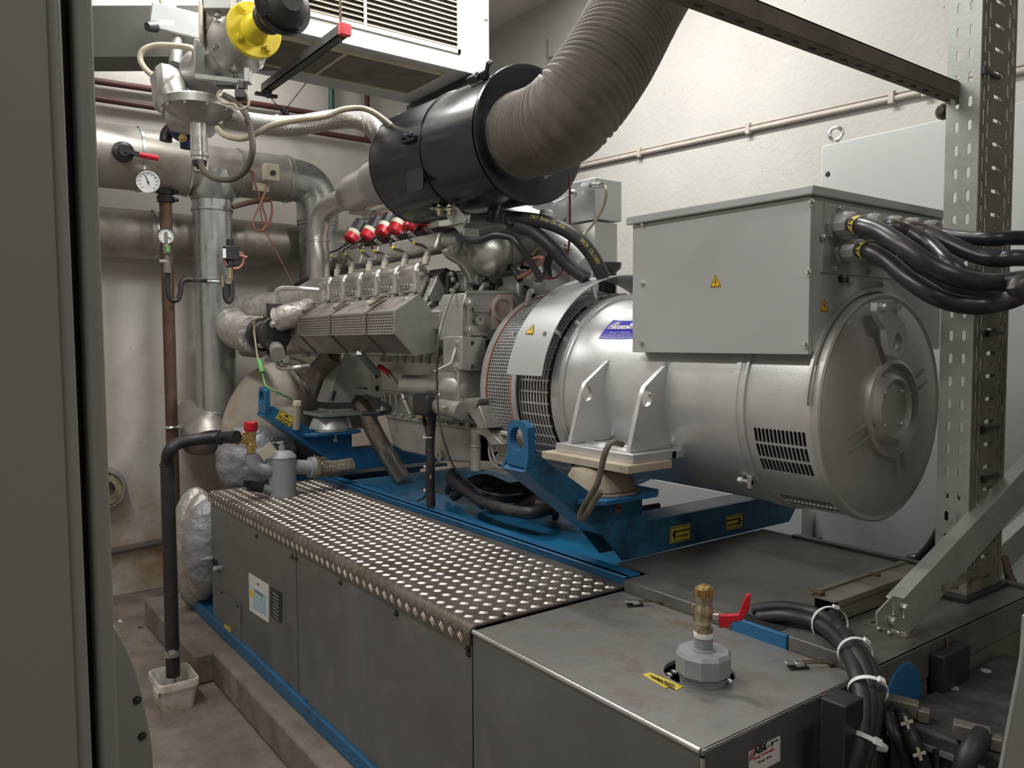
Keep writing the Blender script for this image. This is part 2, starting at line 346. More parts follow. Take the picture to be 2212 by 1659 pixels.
for k in range(5):
    q = F(562, 1281+k*9, .007); text('GEFAHRSTOFF KENNZEICHNUNG' if k == 0 else 'Wartung und Pflege nach Plan', .0085, q, (1, 0, 0), (0, 0, 1), m_white if k else m_ink, l)
l = O('data_plate', pxpoly(MB(), [(585, 1266), (609, 1281), (609, 1346), (586, 1331)], -.004, Y=YF), m_plate, enc, label='black rating plate')
for k in range(7):
    q = F(597, 1283+k*8, .006); O('data_field', MB().box((q.x-.035, q.y, q.z-.006), (q.x+.05, q.y-.001, q.z+.003)), m_grey, l)
l = O('hose_label', pxpoly(MB(), [(486, 1348), (499, 1356), (499, 1379), (487, 1371)], -.006, Y=YF-.006), m_yels, enc, label='small yellow label')
q = F(493, 1368, .016); O('arrow_mark', MB().prism([q+V((-.015, 0, .006)), q+V((.015, 0, .006)), q+V((0, 0, -.014))], (0, -.002, 0)), m_ink, l)
# tread plate cover: top sheet rolled down over the front edge, with raised five-bar studs
tc = T('tread_plate_cover', 'dirty steel tread plate with raised studs covering the long enclosure', 'tread plate')
YB = 2.235; R0 = .03
prof = [(YF-.012, -1.055), (YF-.012, -1.03)]+[(YF-.012+R0-R0*math.cos(t), -1.015+R0*math.sin(t)) for t in [math.radians(a) for a in range(0, 91, 15)]]+[(YB, -.985)]
back = [(y+.008 if i < 8 else y, z-.0 if i < 2 else z-.008) for i, (y, z) in enumerate(prof)][::-1]
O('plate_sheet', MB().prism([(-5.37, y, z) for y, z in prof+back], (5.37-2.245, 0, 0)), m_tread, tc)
st = MB(); ax0 = V((1, 0, 0)); arc0 = R0*math.pi/2
def unroll(x, s_):
    'arc length s_ measured from the rolled edge: <0 goes over the bend and down the skirt'
    if s_ >= 0: return V((x, YF-.012+R0+s_, -.985)), V((0, 0, 1))
    if s_ > -arc0:
        t = math.pi/2+s_/R0; return V((x, YF-.012+R0-R0*math.cos(t), -1.015+R0*math.sin(t))), V((0, -math.cos(t), math.sin(t)))
    return V((x, YF-.012, -1.015+(s_+arc0))), V((0, -1, 0))
cs = .0446; q2 = math.sqrt(.5); Lx = 5.37-2.25; Ls = YB-(YF-.012+R0)
for i in range(-80, 140):
    for j in range(-80, 140):
        u_ = (i*cs-j*cs)*q2; w_ = (i*cs+j*cs)*q2-.1
        x = -5.36+u_; 
        if not (-5.355 < x < -2.268 and -.078 < w_ < Ls-.016): continue
        if i % 2 == 0 and j % 2 == 0 or (i % 2 and j % 2): d = (q2, q2)
        else: d = (-q2, q2)
        n_ = (-d[1], d[0])
        for o_ in (-.0066, .0066):
            vs = []
            for a, b_, hh in ((-.0205, 0, -.0005), (-.008, -.0033, -.0005), (.008, -.0033, -.0005), (.0205, 0, -.0005), (.008, .0033, -.0005), (-.008, .0033, -.0005), (-.012, 0, .0026), (.012, 0, .0026)):
                p_, nn = unroll(x+d[0]*a+n_[0]*(b_+o_), w_+d[1]*a+n_[1]*(b_+o_)); vs.append(p_+nn*hh)
            st.add(vs, [(0, 1, 6), (1, 2, 7, 6), (2, 3, 7), (3, 4, 7), (4, 5, 6, 7), (5, 0, 6)])
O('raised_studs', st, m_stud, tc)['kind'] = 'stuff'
for x, y in ((1087, 1331),): O('countersunk_screw', MB().bolt(P(x, y, Z=-.985), (0, 0, 1), .008, .006), m_dark, tc)
# right hand cover
sc = T('sheet_metal_cover', 'plain galvanised box cover with a round hole for the grey pipe cap', 'cover')
hc = P(1510, 1452, Z=-1.0); tk = MB()
ox, oy = XM+.004, YF
plate(tk, [(0, 0), (XE-ox, 0), (XE-ox, 2.2-oy), (0, 2.2-oy)], [circ(hc.x-ox, hc.y-oy, .105, 40)], .012, (ox, oy, -1.006), (1, 0, 0), (0, 1, 0))
O('top_sheet', tk, m_top, sc)
O('front_sheet', MB().box((ox, YF, -1.84), (XE-.012, YF+.01, -1.0)), m_panel, sc)
O('end_sheet', MB().box((XE-.01, YF+.012, -1.84), (XE, 2.2, -1.0)), m_panel, sc)
O('folded_edge', MB().tube([(ox, YF+.002, -1.004), (XE-.01, YF+.002, -1.004)], .0085, 12).tube([(XE-.004, YF+.01, -1.004), (XE-.004, 2.2, -1.004)], .005, 10).tube([(XE-.006, YF+.006, -1.02), (XE-.006, YF+.006, -1.84)], .007, 10), m_alu, sc)
O('well_liner', MB().lathe((hc.x, hc.y, -1.3), (0, 0, 1), [(0, .12), (.285, .12)], 30, cap=False).cyl((hc.x, hc.y, -1.32), (hc.x, hc.y, -1.3), .12), m_hole, sc)
cr = MB(); rg = random.Random(3)
for k in range(26):
    a = rg.uniform(0, 6.28); cr.sph((hc.x+.092*math.cos(a), hc.y+.092*math.sin(a), -1.03+rg.uniform(-.012, .008)), rg.uniform(.010, .018), (1, .7, .5), 6, 4)
O('foil_packing', cr, m_alu, sc, flat=True)
l = O('maker_label', MB().prism([P(1617, 1624, X=XE), P(1684, 1589.5, X=XE), P(1684, 1643, X=XE), P(1617, 1678, X=XE)], (.002, 0, 0)), m_white, sc, label='white maker label with red curved mark')
for k in range(4):
    q = P(1627, 1635, X=XE+.003); O('red_mark', MB().lathe(q+V((0, .012, 0)), (1, 0, 0), [(0, .010+k*.0045), (.0006, .0125+k*.0045)], 14, math.pi*.5, math.pi*1.1, cap=False, ref=(0, 1, 0)), m_red, l)
text('ABX', .028, P(1643, 1618, X=XE+.003), (0, 1, 0), (0, 0, 1), m_ink, l, bold=.0006)
text('Gas + Öl', .013, P(1658, 1613, X=XE+.003), (0, 1, 0), (0, 0, 1), m_dark, l)
text('Energy Technologie', .011, P(1650, 1628, X=XE+.003), (0, 1, 0), (0, 0, 1), m_red, l)
text('Wartung   Service', .008, P(1652, 1640, X=XE+.003), (0, 1, 0), (0, 0, 1), m_dark, l)
text('Beratung', .008, P(1673, 1601, X=XE+.003), (0, 1, 0), (0, 0, 1), m_dark, l)
q = [P(a, b_, Z=-.9995) for a, b_ in ((1388, 1458), (1404, 1453), (1476, 1483), (1462, 1492), (1446, 1484), (1437, 1488))]
l = O('torn_sticker', MB().prism(q, (0, 0, .0015)), m_yels, sc, label='torn yellow sticker')
for k in range(3):
    a_ = P(1410+k*4, 1461+k*3.5, Z=-.997); b_ = P(1452-k*2, 1478+k*3, Z=-.997); text('Kontrollieren Nachziehen', .0088, (a_+b_)/2, b_-a_, P(1430, 1440, Z=-.997)-P(1430, 1470, Z=-.997), m_ink, l)
# latches
def latch(c, d, up, label):
    t = T('toggle_latch', label, 'latch', 'steel toggle latches on the covers'); c = V(c); d = V(d).normalized(); up = V(up).normalized(); w = d.cross(up)
    O('base_plate', MB().obb(c, d, w, .03, .014, .002), m_dark, t)
    O('lever', MB().obb(c+d*.012+up*.012, d+up*.15, w, .03, .010, .003).obb(c+up*.01, d, w, .012, .013, .006), m_alu, t, bev=.001)
    O('hook_wire', MB().tube([c+up*.012+w*.008, c-d*.05+up*.012+w*.008, c-d*.062+up*.01, c-d*.05+up*.012-w*.008, c+up*.012-w*.008], .0022, 8, 6).tube([c-d*.06+up*.008, c-d*.1+up*.005], .0028, 8, 1), m_rust, t)
    O('keeper', MB().obb(c-d*.105+up*.003, d, w, .007, .010, .004), m_rust, t)
latch(P(1372, 1306, Z=-.995), (-.5, -.9, 0), (0, 0, 1), 'tarnished toggle latch lying flat beside the corner of the tread plate')
latch(P(1724, 1440, Z=-.995), (-.5, -.9, 0), (0, 0, 1), 'tarnished toggle latch lying flat near the grey pipe cap')
latch(P(1781, 1580, X=XE+.006), (0, .1, -1), (1, 0, 0), 'toggle latch hanging on the end face of the galvanised cover')
# ---------------------------------------------------------------- filler cap and ball valve
c0 = P(1519, 1466, Z=-1.0); c0.z = -1.0; pc = T('filler_neck', 'grey ten sided screw cap with a welded stub, set in the round cover hole', 'pipe')
O('threaded_neck', MB().cyl(c0+V((0, 0, -.05)), c0+V((0, 0, .03)), .068, n=40).torus(c0+V((0, 0, .012)), (0, 0, 1), .069, .003, 40), m_gpaint, pc)
O('cap_body', MB().lathe(c0+V((0, 0, .022)), (0, 0, 1), [(0, .078), (.004, .082), (.055, .082), (.066, .074), (.067, 0)], 10), m_gpaint, pc, ang=20)
O('welded_stub', MB().cyl(c0+V((0, 0, .088)), c0+V((0, 0, .135)), .027, n=28).torus(c0+V((0, 0, .09)), (0, 0, 1), .03, .005), m_gpaint, pc)
bv = T('ball_valve', 'brass ball valve with a red lever and knurled cap on the grey pipe stub', 'valve'); z0 = c0+V((0, 0, .135))
O('valve_body', MB().lathe(z0, (0, 0, 1), [(0, .027), (.022, .027), (.024, .02), (.03, .02)], 6).lathe(z0+V((0, 0, .03)), (0, 0, 1), [(0, .021), (.01, .026), (.045, .027), (.06, .02), (.062, .025), (.085, .025)], 24), m_brassl, bv)
O('threaded_collar', MB().cyl(z0+V((0, 0, -.008)), z0+V((0, 0, .004)), .029), m_wire, bv)
kn = [(k, .026 if k % 2 else .0235) for k in range(40)]
b = MB(); z1 = z0+V((0, 0, .115))
b.add([z1+V((r*math.cos(k*math.pi/20), r*math.sin(k*math.pi/20), h_)) for h_ in (0, .022) for k, r in kn], [tuple(range(39, -1, -1)), tuple(range(40, 80))]+[(k, (k+1) % 40, 40+(k+1) % 40, 40+k) for k in range(40)])
b.lathe(z1+V((0, 0, .022)), (0, 0, 1), [(0, .022), (.006, .019), (.008, 0)], 24).cyl(z1+V((0, 0, .028)), z1+V((0, 0, .034)), .005)
O('knurled_cap', b, m_brass, bv); O('neck', MB().cyl(z1-V((0, 0, .006)), z1, .022), m_brass, bv)
hd = V((.75, .62, 0)).normalized(); hp = z0+V((0, 0, .055))+hd*.03
O('valve_stem', MB().cyl(hp-hd*.012, hp+hd*.025, .009, n=12).lathe(hp+hd*.018, hd, [(0, .011), (.008, .011)], 6), m_alu, bv)
q = hp+hd*.02; O('lever_handle', MB().prism([q+hd*a+V((0, 0, z)) for a, z in ((-.006, -.028), (.022, -.024), (.03, -.008), (.06, 0), (.078, .035), (.082, .075), (.07, .078), (.058, .045), (.048, .016), (.02, .012), (-.008, .01))], (.012, -.016, 0)), m_red, bv, bev=.003)
ch = [z1+V((-.02, -.015, .02))]+[z1+V((-.026-.006*math.sin(k), -.018, .01-k*.018)) for k in range(1, 6)]
O('retaining_chain', MB().tube(ch, .0016, 6, 4), m_brass, bv)
text('DN25', .011, z0+V((.012, -.027, .055)), (0, 0, 1), (-.8, -.6, 0), m_brass, bv)
# ---------------------------------------------------------------- blue skid frame
sk = T('skid_frame', 'long blue steel base frame carrying the generator set', 'base frame')
O('bottom_rail', MB().box((-6.13, 1.47, -1.9), (-1.25, 1.62, -1.815)).box((-6.13, 1.62, -1.9), (-5.4, 3.4, -1.815)), m_blue, sk, bev=.008)
O('cross_tie', MB().box((-5.4, 3.2, -1.815), (-2.4, 3.38, -1.04)), m_blue, sk)
O('cross_tie', MB().box((-5.9, 1.95, -1.815), (-5.75, 3.3, -1.02)), m_blue, sk)
O('end_plate', MB().box((-6.0, 2.35, -1.02), (-5.48, 3.4, -1.0)), m_blue, sk)
O('side_rail', MB().box((-5.48, 2.245, -1.05), (-2.262, 2.27, -.955)).box((-5.48, 2.24, -.968), (-2.262, 2.33, -.955)), m_blue, sk, bev=.004)
O('drip_pan', MB().box((-5.3, 2.33, -1.03), (-2.45, 3.5, -1.012)), m_bpan, sk)
tb = [F(x, y) for x, y in ((452, 1335), (625, 1490), (661, 1521))]
for q in tb: O('locating_tab', MB().box((q.x-.02, YF-.003, q.z-.07), (q.x+.02, YF, q.z+.03)), m_blue, sk)
# ---------------------------------------------------------------- the two blue cradle beams with lifting lugs
def sign(mb, poly, th): return mb
def cradle(dx, label):
    t = T('support_beam', label, 'support beam', 'blue beams carrying the generator set')
    Xf, Xr = -2.43+dx, -2.59+dx
    prof = [(1.862, -.514), (1.885, -.462), (1.925, -.445), (2.2, -.63), (2.2, -.672), (2.511, -.672), (2.511, -.80), (3.50, -.80), (3.50, -.672), (3.8, -.672), (4.05, -.5), (4.08, -.56), (3.7, -.84), (3.6, -.998), (2.397, -.953), (2.277, -.825)]
    prof = [(y, z if z > -.9 else -.953) for y, z in prof]
    O('web_plate', MB().prism([(Xf, y, z) for y, z in prof], (-.014, 0, 0)), m_blued if dx == 0 else m_blue, t, bev=.003)
    O('web_plate', MB().prism([(Xr+.014, y, z) for y, z in prof], (-.014, 0, 0)), m_blued if dx == 0 else m_blue, t, bev=.003)
    O('beam_top', MB().box((Xf-.014, 2.5, -.815), (Xr+.014, 3.5, -.80)), m_blued, t)
    O('sloped_plate', MB().prism([(Xf-.014, 1.862, -.514), (Xf-.014, 1.875, -.50), (Xf-.014, 2.287, -.81), (Xf-.014, 2.277, -.825)], (-.132, 0, 0)), m_blue, t)
    O('pad_plate', MB().prism([(Xf+.05, y, -.672) if 0 else (x+dx, y, -.672) for x, y in ((-2.69, 2.2), (-2.64, 2.13), (-2.38, 2.13), (-2.33, 2.2), (-2.33, 2.50), (-2.38, 2.56), (-2.64, 2.56), (-2.69, 2.5))], (0, 0, .02)), m_blue, t, bev=.003)
    O('gusset', MB().box((Xf-.02, 2.48, -.80), (Xr+.02, 2.5, -.67)), m_blue, t)
    # lifting lug standing on the outer end
    lp = [P(x, y, Y=1.865) for x, y in ((1096, 922), (1105, 909), (1126, 909), (1140, 924), (1141, 989), (1137, 1012), (1094, 1001))]; lp = [(p_.x+dx, p_.z) for p_ in lp]
    hcn = P(1116, 948, Y=1.865); hr = .047
    lb = MB(); plate(lb, lp, [[(hcn.x+dx+hr*math.cos(a*math.pi/16), hcn.z+hr*1.0*math.sin(a*math.pi/16)) for a in range(32)]], .034, (0, 0, 0), (1, 0, 0), (0, 0, 1), fn=lambda a, b_, c: V((a, 1.882+c, b_)))
    O('lifting_lug', lb, m_blue, t, bev=.002)
    return t
t = cradle(0, 'dark blue support beam under the silver alternator, with two yellow arrow signs')
def hook_sign(t, o, u, v, w, h, arrow, s=1):
    o = V(o); u = V(u).normalized(); v = V(v).normalized(); n = u.cross(v).normalized()
    pl = O('arrow_sign', MB().obb(o, u, v, w/2, h/2, .0015), m_yels, t, label='yellow sign with black arrow')
    fr = MB()
    for a in (-1, 1): fr.obb(o+v*a*(h/2-.005)+n*.002, u, v, w/2-.004, .0012, .0004).obb(o+u*a*(w/2-.005)+n*.002, u, v, .0012, h/2-.004, .0004)
    O('sign_border', fr, m_ink, pl)
    if arrow == 'up': tri = [(-.02, .012), (.02, .012), (0, .03)]; tx = (0, -.008), (0, -.026)
    elif arrow == 'left': tri = [(-w*.42, 0), (-w*.27, .028), (-w*.27, -.028)]; tx = (w*.11, .012), (w*.08, -.012)
    else: tri = [(w*.42, 0), (w*.27, .028), (w*.27, -.028)]; tx = (-w*.12, .012), (-w*.06, -.012)
    O('arrow', MB().prism([o+u*a+v*b_+n*.0018 for a, b_ in tri], n*.001), m_ink, pl)
    text('HIER ANHÄNGEN', .0125*s, o+u*tx[0][0]+v*tx[0][1]+n*.002, u, v, m_ink, pl, bold=.0004)
    text('ATTACH HERE', .0125*s, o+u*tx[1][0]+v*tx[1][1]+n*.002, u, v, m_ink, pl, bold=.0004)
c1 = P(1469, 1152, X=-2.43); c2 = P(1585, 1127, X=-2.43)
hook_sign(t, c1+V((.002, 0, 0)), (0, 1, 0), (0, 0, 1), .135, .075, 'left')
hook_sign(t, c2+V((.002, 0, 0)), (0, 1, 0), (0, 0, 1), .125, .07, 'right')
text('S 172', .022, P(1327, 1065, X=-2.325), (0, 1, 0), (0, 0, 1), m_blue, t, 'stamped_number')
DX = -2.94
t2 = cradle(DX, 'bright blue support beam under the far end of the engine, with a yellow arrow sign')
a_ = P(598, 900, X=-2.43+DX); b_ = P(628, 922, X=-2.43+DX); sl = (V((0, 2.2, -.63))-V((0, 1.925, -.445))).normalized()
hook_sign(t2, P(616, 904, X=-2.43+DX)+V((.002, 0, 0)), sl, V((0, -sl.z, sl.y)), .125, .075, 'up')
# ---------------------------------------------------------------- rubber mounts
def mount(x, y, z, m, label, sc=1.):
    t = T('rubber_mount', label, 'machine mount', 'domed mounts under the generator set')
    O('mount_flange', MB().prism([(x+a*sc, y+b_*sc, z) for a, b_ in ((-.16, -.05), (-.11, -.14), (.11, -.14), (.16, -.05), (.16, .05), (.11, .14), (-.11, .14), (-.16, .05))], (0, 0, .012)), m_dome if m is m_dome else m_galv, t, bev=.003)
    O('mount_dome', MB().lathe((x, y, z+.012), (0, 0, 1), [(0, .15*sc), (.006, .155*sc), (.02, .15*sc), (.06, .135*sc), (.085, .12*sc), (.098, .09*sc), (.1, 0)], 40), m, t)
    for a in (-1, 1): O('mount_bolt', MB().bolt((x+a*.13*sc, y-.02, z+.012), (0, 0, 1), .017, .022).cyl((x+a*.13*sc, y-.02, z-.07), (x+a*.13*sc, y-.02, z), .01).lathe((x+a*.13*sc, y-.02, z-.07), (0, 0, 1), [(0, .018), (.02, .018)], 6), m_rust if m is m_dome else m_galv, t)
mount(-2.51, 2.33, -.652, m_dome, 'brown domed mount under the wooden coloured pad and silver brackets of the alternator')
O('spacer_pad', MB().box((-2.80, 2.24, -.537), (-2.25, 2.50, -.503)), m_wood, label='pale brown spacer pad between the brown dome and the alternator bracket', cat='spacer', bev=.003)
mount(-2.51+DX, 2.38, -.652, m_alt, 'silver domed mount under the sheet metal bracket of the engine')
# wire rope sling
O('wire_rope_sling', MB().tube([P(1345, 960, Y=2.25), P(1327, 955, Y=2.20), P(1315, 962, Y=2.16), P(1305, 985, Y=2.13), P(1297, 1020, Y=2.12), P(1288, 1050, Y=2.11), P(1272, 1075, Y=2.1), P(1258, 1100, Y=2.1), P(1253, 1118, Y=2.1), P(1262, 1118, Y=2.1), P(1275, 1098, Y=2.1), P(1288, 1075, Y=2.11), P(1300, 1062, Y=2.12)], .0125, 10, 8), m_rope,
  label='rusty wire rope loop hanging over the spacer pad', cat='wire rope')
rp = bpy.data.objects['wire_rope_sling']
nt = m_rope.node_tree; uvn = nt.nodes.new('ShaderNodeUVMap'); sp_ = nt.nodes.new('ShaderNodeSeparateXYZ'); nt.links.new(uvn.outputs[0], sp_.inputs[0])
ad = nt.nodes.new('ShaderNodeMath'); ad.operation = 'ADD'; nt.links.new(sp_.outputs[0], ad.inputs[0]); nt.links.new(sp_.outputs[1], ad.inputs[1])
ml = nt.nodes.new('ShaderNodeMath'); ml.operation = 'MULTIPLY'; ml.inputs[1].default_value = 2*math.pi*8/(2*math.pi*.0125); nt.links.new(ad.outputs[0], ml.inputs[0])
sn = nt.nodes.new('ShaderNodeMath'); sn.operation = 'SINE'; nt.links.new(ml.outputs[0], sn.inputs[0])
bp = nt.nodes.new('ShaderNodeBump'); bp.inputs['Strength'].default_value = 1; bp.inputs['Distance'].default_value = .004; nt.links.new(sn.outputs[0], bp.inputs['Height']); nt.links.new(bp.outputs[0], nt.nodes['Principled BSDF'].inputs['Normal'])
# ---------------------------------------------------------------- alternator
YC, ZA, RA = 2.95, -.265, .43
AL = T('alternator', 'large silver cylindrical alternator with a square terminal box on top', 'generator')
def A(x, th, r): th = math.radians(th); return V((x, YC-r*math.cos(th), ZA-r*math.sin(th)))   # th: 0 = aisle side, positive = downwards
O('housing', MB().lathe((-1.90, YC, ZA), (-1, 0, 0), [(0, RA), (.77, RA), (.88, .437), (.96, .452), (1.02, .47), (1.035, .50)], 96, cap=False).lathe((-2.935, YC, ZA), (-1, 0, 0), [(0, .485), (.001, .50), (.055, .50), (.06, .49), (.06, .3)], 96, cap=False), m_alt, AL)
O('weld_bead', MB().torus((-2.93, YC, ZA), (1, 0, 0), .478, .009, 120, 8), m_alu, AL)
O('clamp_band', MB().lathe((-1.965, YC, ZA), (1, 0, 0), [(0, RA), (.002, .438), (.025, .438), (.027, .434), (.05, .436), (.052, .441), (.062, .441), (.064, RA)], 96, cap=False), m_alt, AL)
# ventilated rear section: sheet arcs between the slotted windows
wins = [(8, 35), (52, 79), (100, 127)]; sec = MB()
def arc(mb, x0, x1, a0, a1, r, th=.008, n=None):
    n = n or max(2, int(abs(a1-a0)/3)); vs = []
    for k in range(n+1):
        a = a0+(a1-a0)*k/n
        for x in (x0, x1):
            for rr in (r, r-th): vs.append(A(x, a, rr))
    fs = []
    for k in range(n):
        i = k*4; j = i+4; fs += [(i, i+2, j+2, j), (i+1, j+1, j+3, i+3), (i, j, j+1, i+1), (i+2, i+3, j+3, j+2)]
    fs += [(0, 1, 3, 2), (n*4, n*4+2, n*4+3, n*4+1)]; return mb.add(vs, fs)
SX0, SX1, XV0, XV1 = -1.91, -1.62, -1.868, -1.645
arc(sec, SX0, SX1, -192, wins[0][0], RA); arc(sec, SX0, SX1, wins[0][1], wins[1][0], RA); arc(sec, SX0, SX1, wins[1][1], wins[2][0], RA); arc(sec, SX0, SX1, wins[2][1], 168, RA)
O('rear_shell', sec, m_alt, AL)
for a0, a1 in wins:
    Lw = math.radians(a1-a0)*RA; gr = MB(); nb = 14
    outl = [(SX0-SX0+0, Lw*k/nb) for k in range(nb+1)][::-1]+[((SX1-SX0)*k/4, 0) for k in range(1, 4)]+[(SX1-SX0, Lw*k/nb) for k in range(nb+1)]+[((SX1-SX0)*(4-k)/4, Lw) for k in range(1, 4)]
    rh = (Lw-.012)/3; pw = (XV1-XV0)/13
    hs = [rrect(XV0-SX0+pw*(i_+.5), .006+rh*(j_+.5), pw*.76, rh*.90, pw*.37, 3) for i_ in range(13) for j_ in range(3)]
    plate(gr, outl, hs, .006, 0, 0, 0, fn=lambda a, b_, c: A(SX0+a, a0+math.degrees(b_/RA), RA-.003-c))
    O('vent_grille', gr, m_alt, AL)
O('rotor_core', MB().lathe((-1.95, YC, ZA), (1, 0, 0), [(0, .38), (.32, .38)], 48), m_hole, AL)
ec = MB().lathe((-1.62, YC, ZA), (1, 0, 0), [(0, .438), (.03, .438), (.036, .43), (.030, .415), (.038, .40), (.052, .30), (.056, .2), (.056, 0)], 96)
O('end_cover', ec, m_altd, AL)
hb = MB().lathe((-1.575, YC, ZA), (1, 0, 0), [(0, .19), (.03, .186), (.036, .172), (.006, .164), (.004, .15), (.036, .12), (.04, .112), (.022, .106), (.022, 0)], 64)
for k in range(8):
    a = 22+k*45; rr = .30 if k not in (1, 2) else .27
    for s_ in (-1, 1):
        d = V((0, -math.cos(math.radians(a)), -math.sin(math.radians(a)))); w = V((0, -d.z, d.y))*s_*.022
        if k % 2 == 0: hb.beam(V((-1.566, YC, ZA))+d*.18+w, V((-1.578, YC, ZA))+d*rr+w*1.25, .010, .034, (1, 0, 0))
for k in range(4):
    a = math.radians(45+90*k); hb.bolt((-1.553, YC+.088*math.cos(a), ZA+.088*math.sin(a)), (1, 0, 0), .009, .008)
    a = math.radians(90*k+22); hb.bolt((-1.555, YC+.135*math.cos(a), ZA+.135*math.sin(a)), (1, 0, 0), .008, .008)
O('bearing_hub', hb, m_altd, AL)
for y_ in (775, 1001): O('drilled_hole', MB().cyl(P(1843, y_, X=-1.575), P(1843, y_, X=-1.575)+V((.002, 0, 0)), .006), m_hole, AL)
text('mecc', .03, P(1898, 1040, X=-1.575), (0, 0, 1), (0, -1, 0), m_alu, AL, 'cast_mark')
q6 = lambda x, y, X: P(1350+x/2.552, 350+y/2.552, X=X)
ey = [q6(x, y, -1.51) for x, y in ((1392, 772), (1512, 778), (1503, 845), (1545, 895), (1556, 960), (1545, 1040), (1512, 1086), (1468, 1066), (1446, 1000), (1440, 920), (1402, 862), (1387, 820))]
cen = q6(1505, 995, -1.51); lb = MB()
plate(lb, [(p_.y, p_.z) for p_ in ey], [[(cen.y+.030*math.cos(k*math.pi/14), cen.z+.036*math.sin(k*math.pi/14)) for k in range(28)]], .024, (0, 0, 0), (1, 0, 0), (0, 1, 0), fn=lambda a, b_, c: V((-1.522+c, a, b_)))
le = O('lifting_eye', lb, m_alt, AL, bev=.004)
O('eye_mount', MB().box(q6(1392, 775, -1.585), q6(1500, 830, -1.53)), m_altd, AL)
for x in (1420, 1492): O('eye_bolt', MB().bolt(q6(x, 800, -1.51), (1, 0, 0), .014, .014), m_altd, le)
# band clamp bolts
q = P(1612, 1040, X=-1.96); O('clamp_screw', MB().cyl(q+V((-.03, 0, 0)), q+V((.03, 0, 0)), .01).cyl(q+V((-.035, 0, 0)), q+V((-.015, 0, 0)), .018, n=6).box(q+V((.01, -.01, -.025)), q+V((.03, .02, .025))), m_alu, AL, bev=.002)
# feet brackets
for X in (-2.33, -2.70):
    pr = [(2.553, -.095), (2.41, -.195), (2.385, -.24), (2.32, -.462), (2.585, -.462), (2.56, -.30), (2.55, -.24)]
    cy, cz = P(1393, 860, X=-2.33).y, P(1393, 860, X=-2.33).z
    gb = MB(); plate(gb, pr, [[(cy+.03*math.cos(k*math.pi/14), cz+.035*math.sin(k*math.pi/14)) for k in range(28)]], .022, (0, 0, 0), (1, 0, 0), (0, 1, 0), fn=lambda a, b_, c: V((X+c, a, b_)))
    f_ = O('foot_gusset', gb, m_alt, AL, bev=.003)
    rg = random.Random(5)
    O('weld_seam', MB().tube([(X+.012, 2.553, -.095), (X+.014, 2.548, -.2)], .006, 8, 1), m_alu, f_); O('weld_seam', MB().tube([(X+.012, 2.56, -.33), (X+.014, 2.59, -.46)], .006, 8, 1), m_alu, f_)
    O('weld_seam', MB().tube([(X+.012+rg.uniform(-.003, .003), 2.32+k*.029, -.458) for k in range(9)], .007, 8, 3), m_alu, f_)
O('foot_plate', MB().box((-2.76, 2.29, -.503), (-2.27, 2.55, -.465)).box((-2.76, 2.52, -.503), (-2.27, 2.75, -.47)), m_alt, AL, bev=.003)
O('plate_bead', MB().tube([(-2.70+.03*k, 2.40+.012*math.sin(k*1.3), -.461) for k in range(12)], .008, 8, 3), m_alu, AL)
# terminal box
X0, X1, Y0, Y1, Z0, Z1 = -2.49, -1.63, 2.527, 3.47, -.045, .50
tb = O('terminal_box', MB().box((X0, Y0+.01, Z0), (X1, Y1, Z1)).box((-2.3, Y0+.12, -.3), (-1.7, Y1-.1, Z0)), m_box, AL)
O('side_cover', MB().box((X0-.01, Y0-.012, Z0-.01), (X1-.002, Y0+.01, Z1)), m_box, AL, bev=.002)
O('lid', MB().prism([(X0-.03, Y0-.035, Z1+.002), (X1+.02, Y0-.035, Z1+.002), (X1+.02, Y1+.02, Z1+.002), (X0-.03, Y1+.02, Z1+.002)], (0, 0, .032)), m_box, AL, bev=.004)
for x, y in ((1391, 485), (1388, 612), (1386, 741), (1754, 437), (1747, 589), (1741, 744)):
    O('cover_screw', MB().bolt(P(x, y, Y=Y0-.012), (0, -1, 0), .009, .012), m_alu, AL)
O('saddle_rim', MB().lathe((X1, YC, ZA), (1, 0, 0), [(0, .462), (.012, .462), (.012, .445), (0, .445)], 60, math.pi*.02, math.pi*.98, cap=False, ref=(0, 1, 0)), m_altd, AL)
# voltage signs
def volt(o, u, v, s, parent, nm='voltage_sign'):
    o = V(o); u = V(u).normalized(); v = V(v).normalized(); n = u.cross(v).normalized()
    def tri(k): return [o+u*a*s*k+v*(b_*s*k)+n*.0 for a, b_ in ((-.5, -.29), (.5, -.29), (0, .577))]
    a = O(nm, MB().prism(tri(1.08), n*.0015), m_ora, parent, label='yellow high voltage triangle')
    p1 = [q_+n*.0016 for q_ in tri(1.0)]; p2 = [q_+n*.0016 for q_ in tri(.86)]; b_ = MB()
    for i in range(3): b_.prism([p1[i], p1[(i+1) % 3], p2[(i+1) % 3], p2[i]], n*.0005)
    O('triangle_border', b_, m_ink, a)
    z = [(.04, .30), (-.10, .02), (-.01, .02), (-.05, -.2), (.10, .08), (.01, .08), (.09, .30)]
    O('lightning_mark', MB().prism([o+u*x*s+v*y*s+n*.0016 for x, y in z], n*.0005), m_ink, a)
volt(P(1546, 611, Y=Y0-.0125), (1, 0, 0), (0, 0, 1), .052, AL)
volt(P(1780, 663, X=X1+.001), (0, 1, 0), (0, 0, 1), .050, AL)
gp = O('gland_plate', MB().prism([P(x, y, X=X1) for x, y in ((1778, 438), (2038, 497), (2030, 640), (1990, 608), (1772, 588))], (.008, 0, 0)), m_altd, AL)
for x, y in ((1812, 450), (1886, 463), (1956, 475), (1779, 512), (1803, 580), (1878, 588), (1837, 607), (1907, 613)):
    O('plate_screw', MB().bolt(P(x, y, X=X1+.008), (1, 0, 0), .010, .008), m_altd, AL)
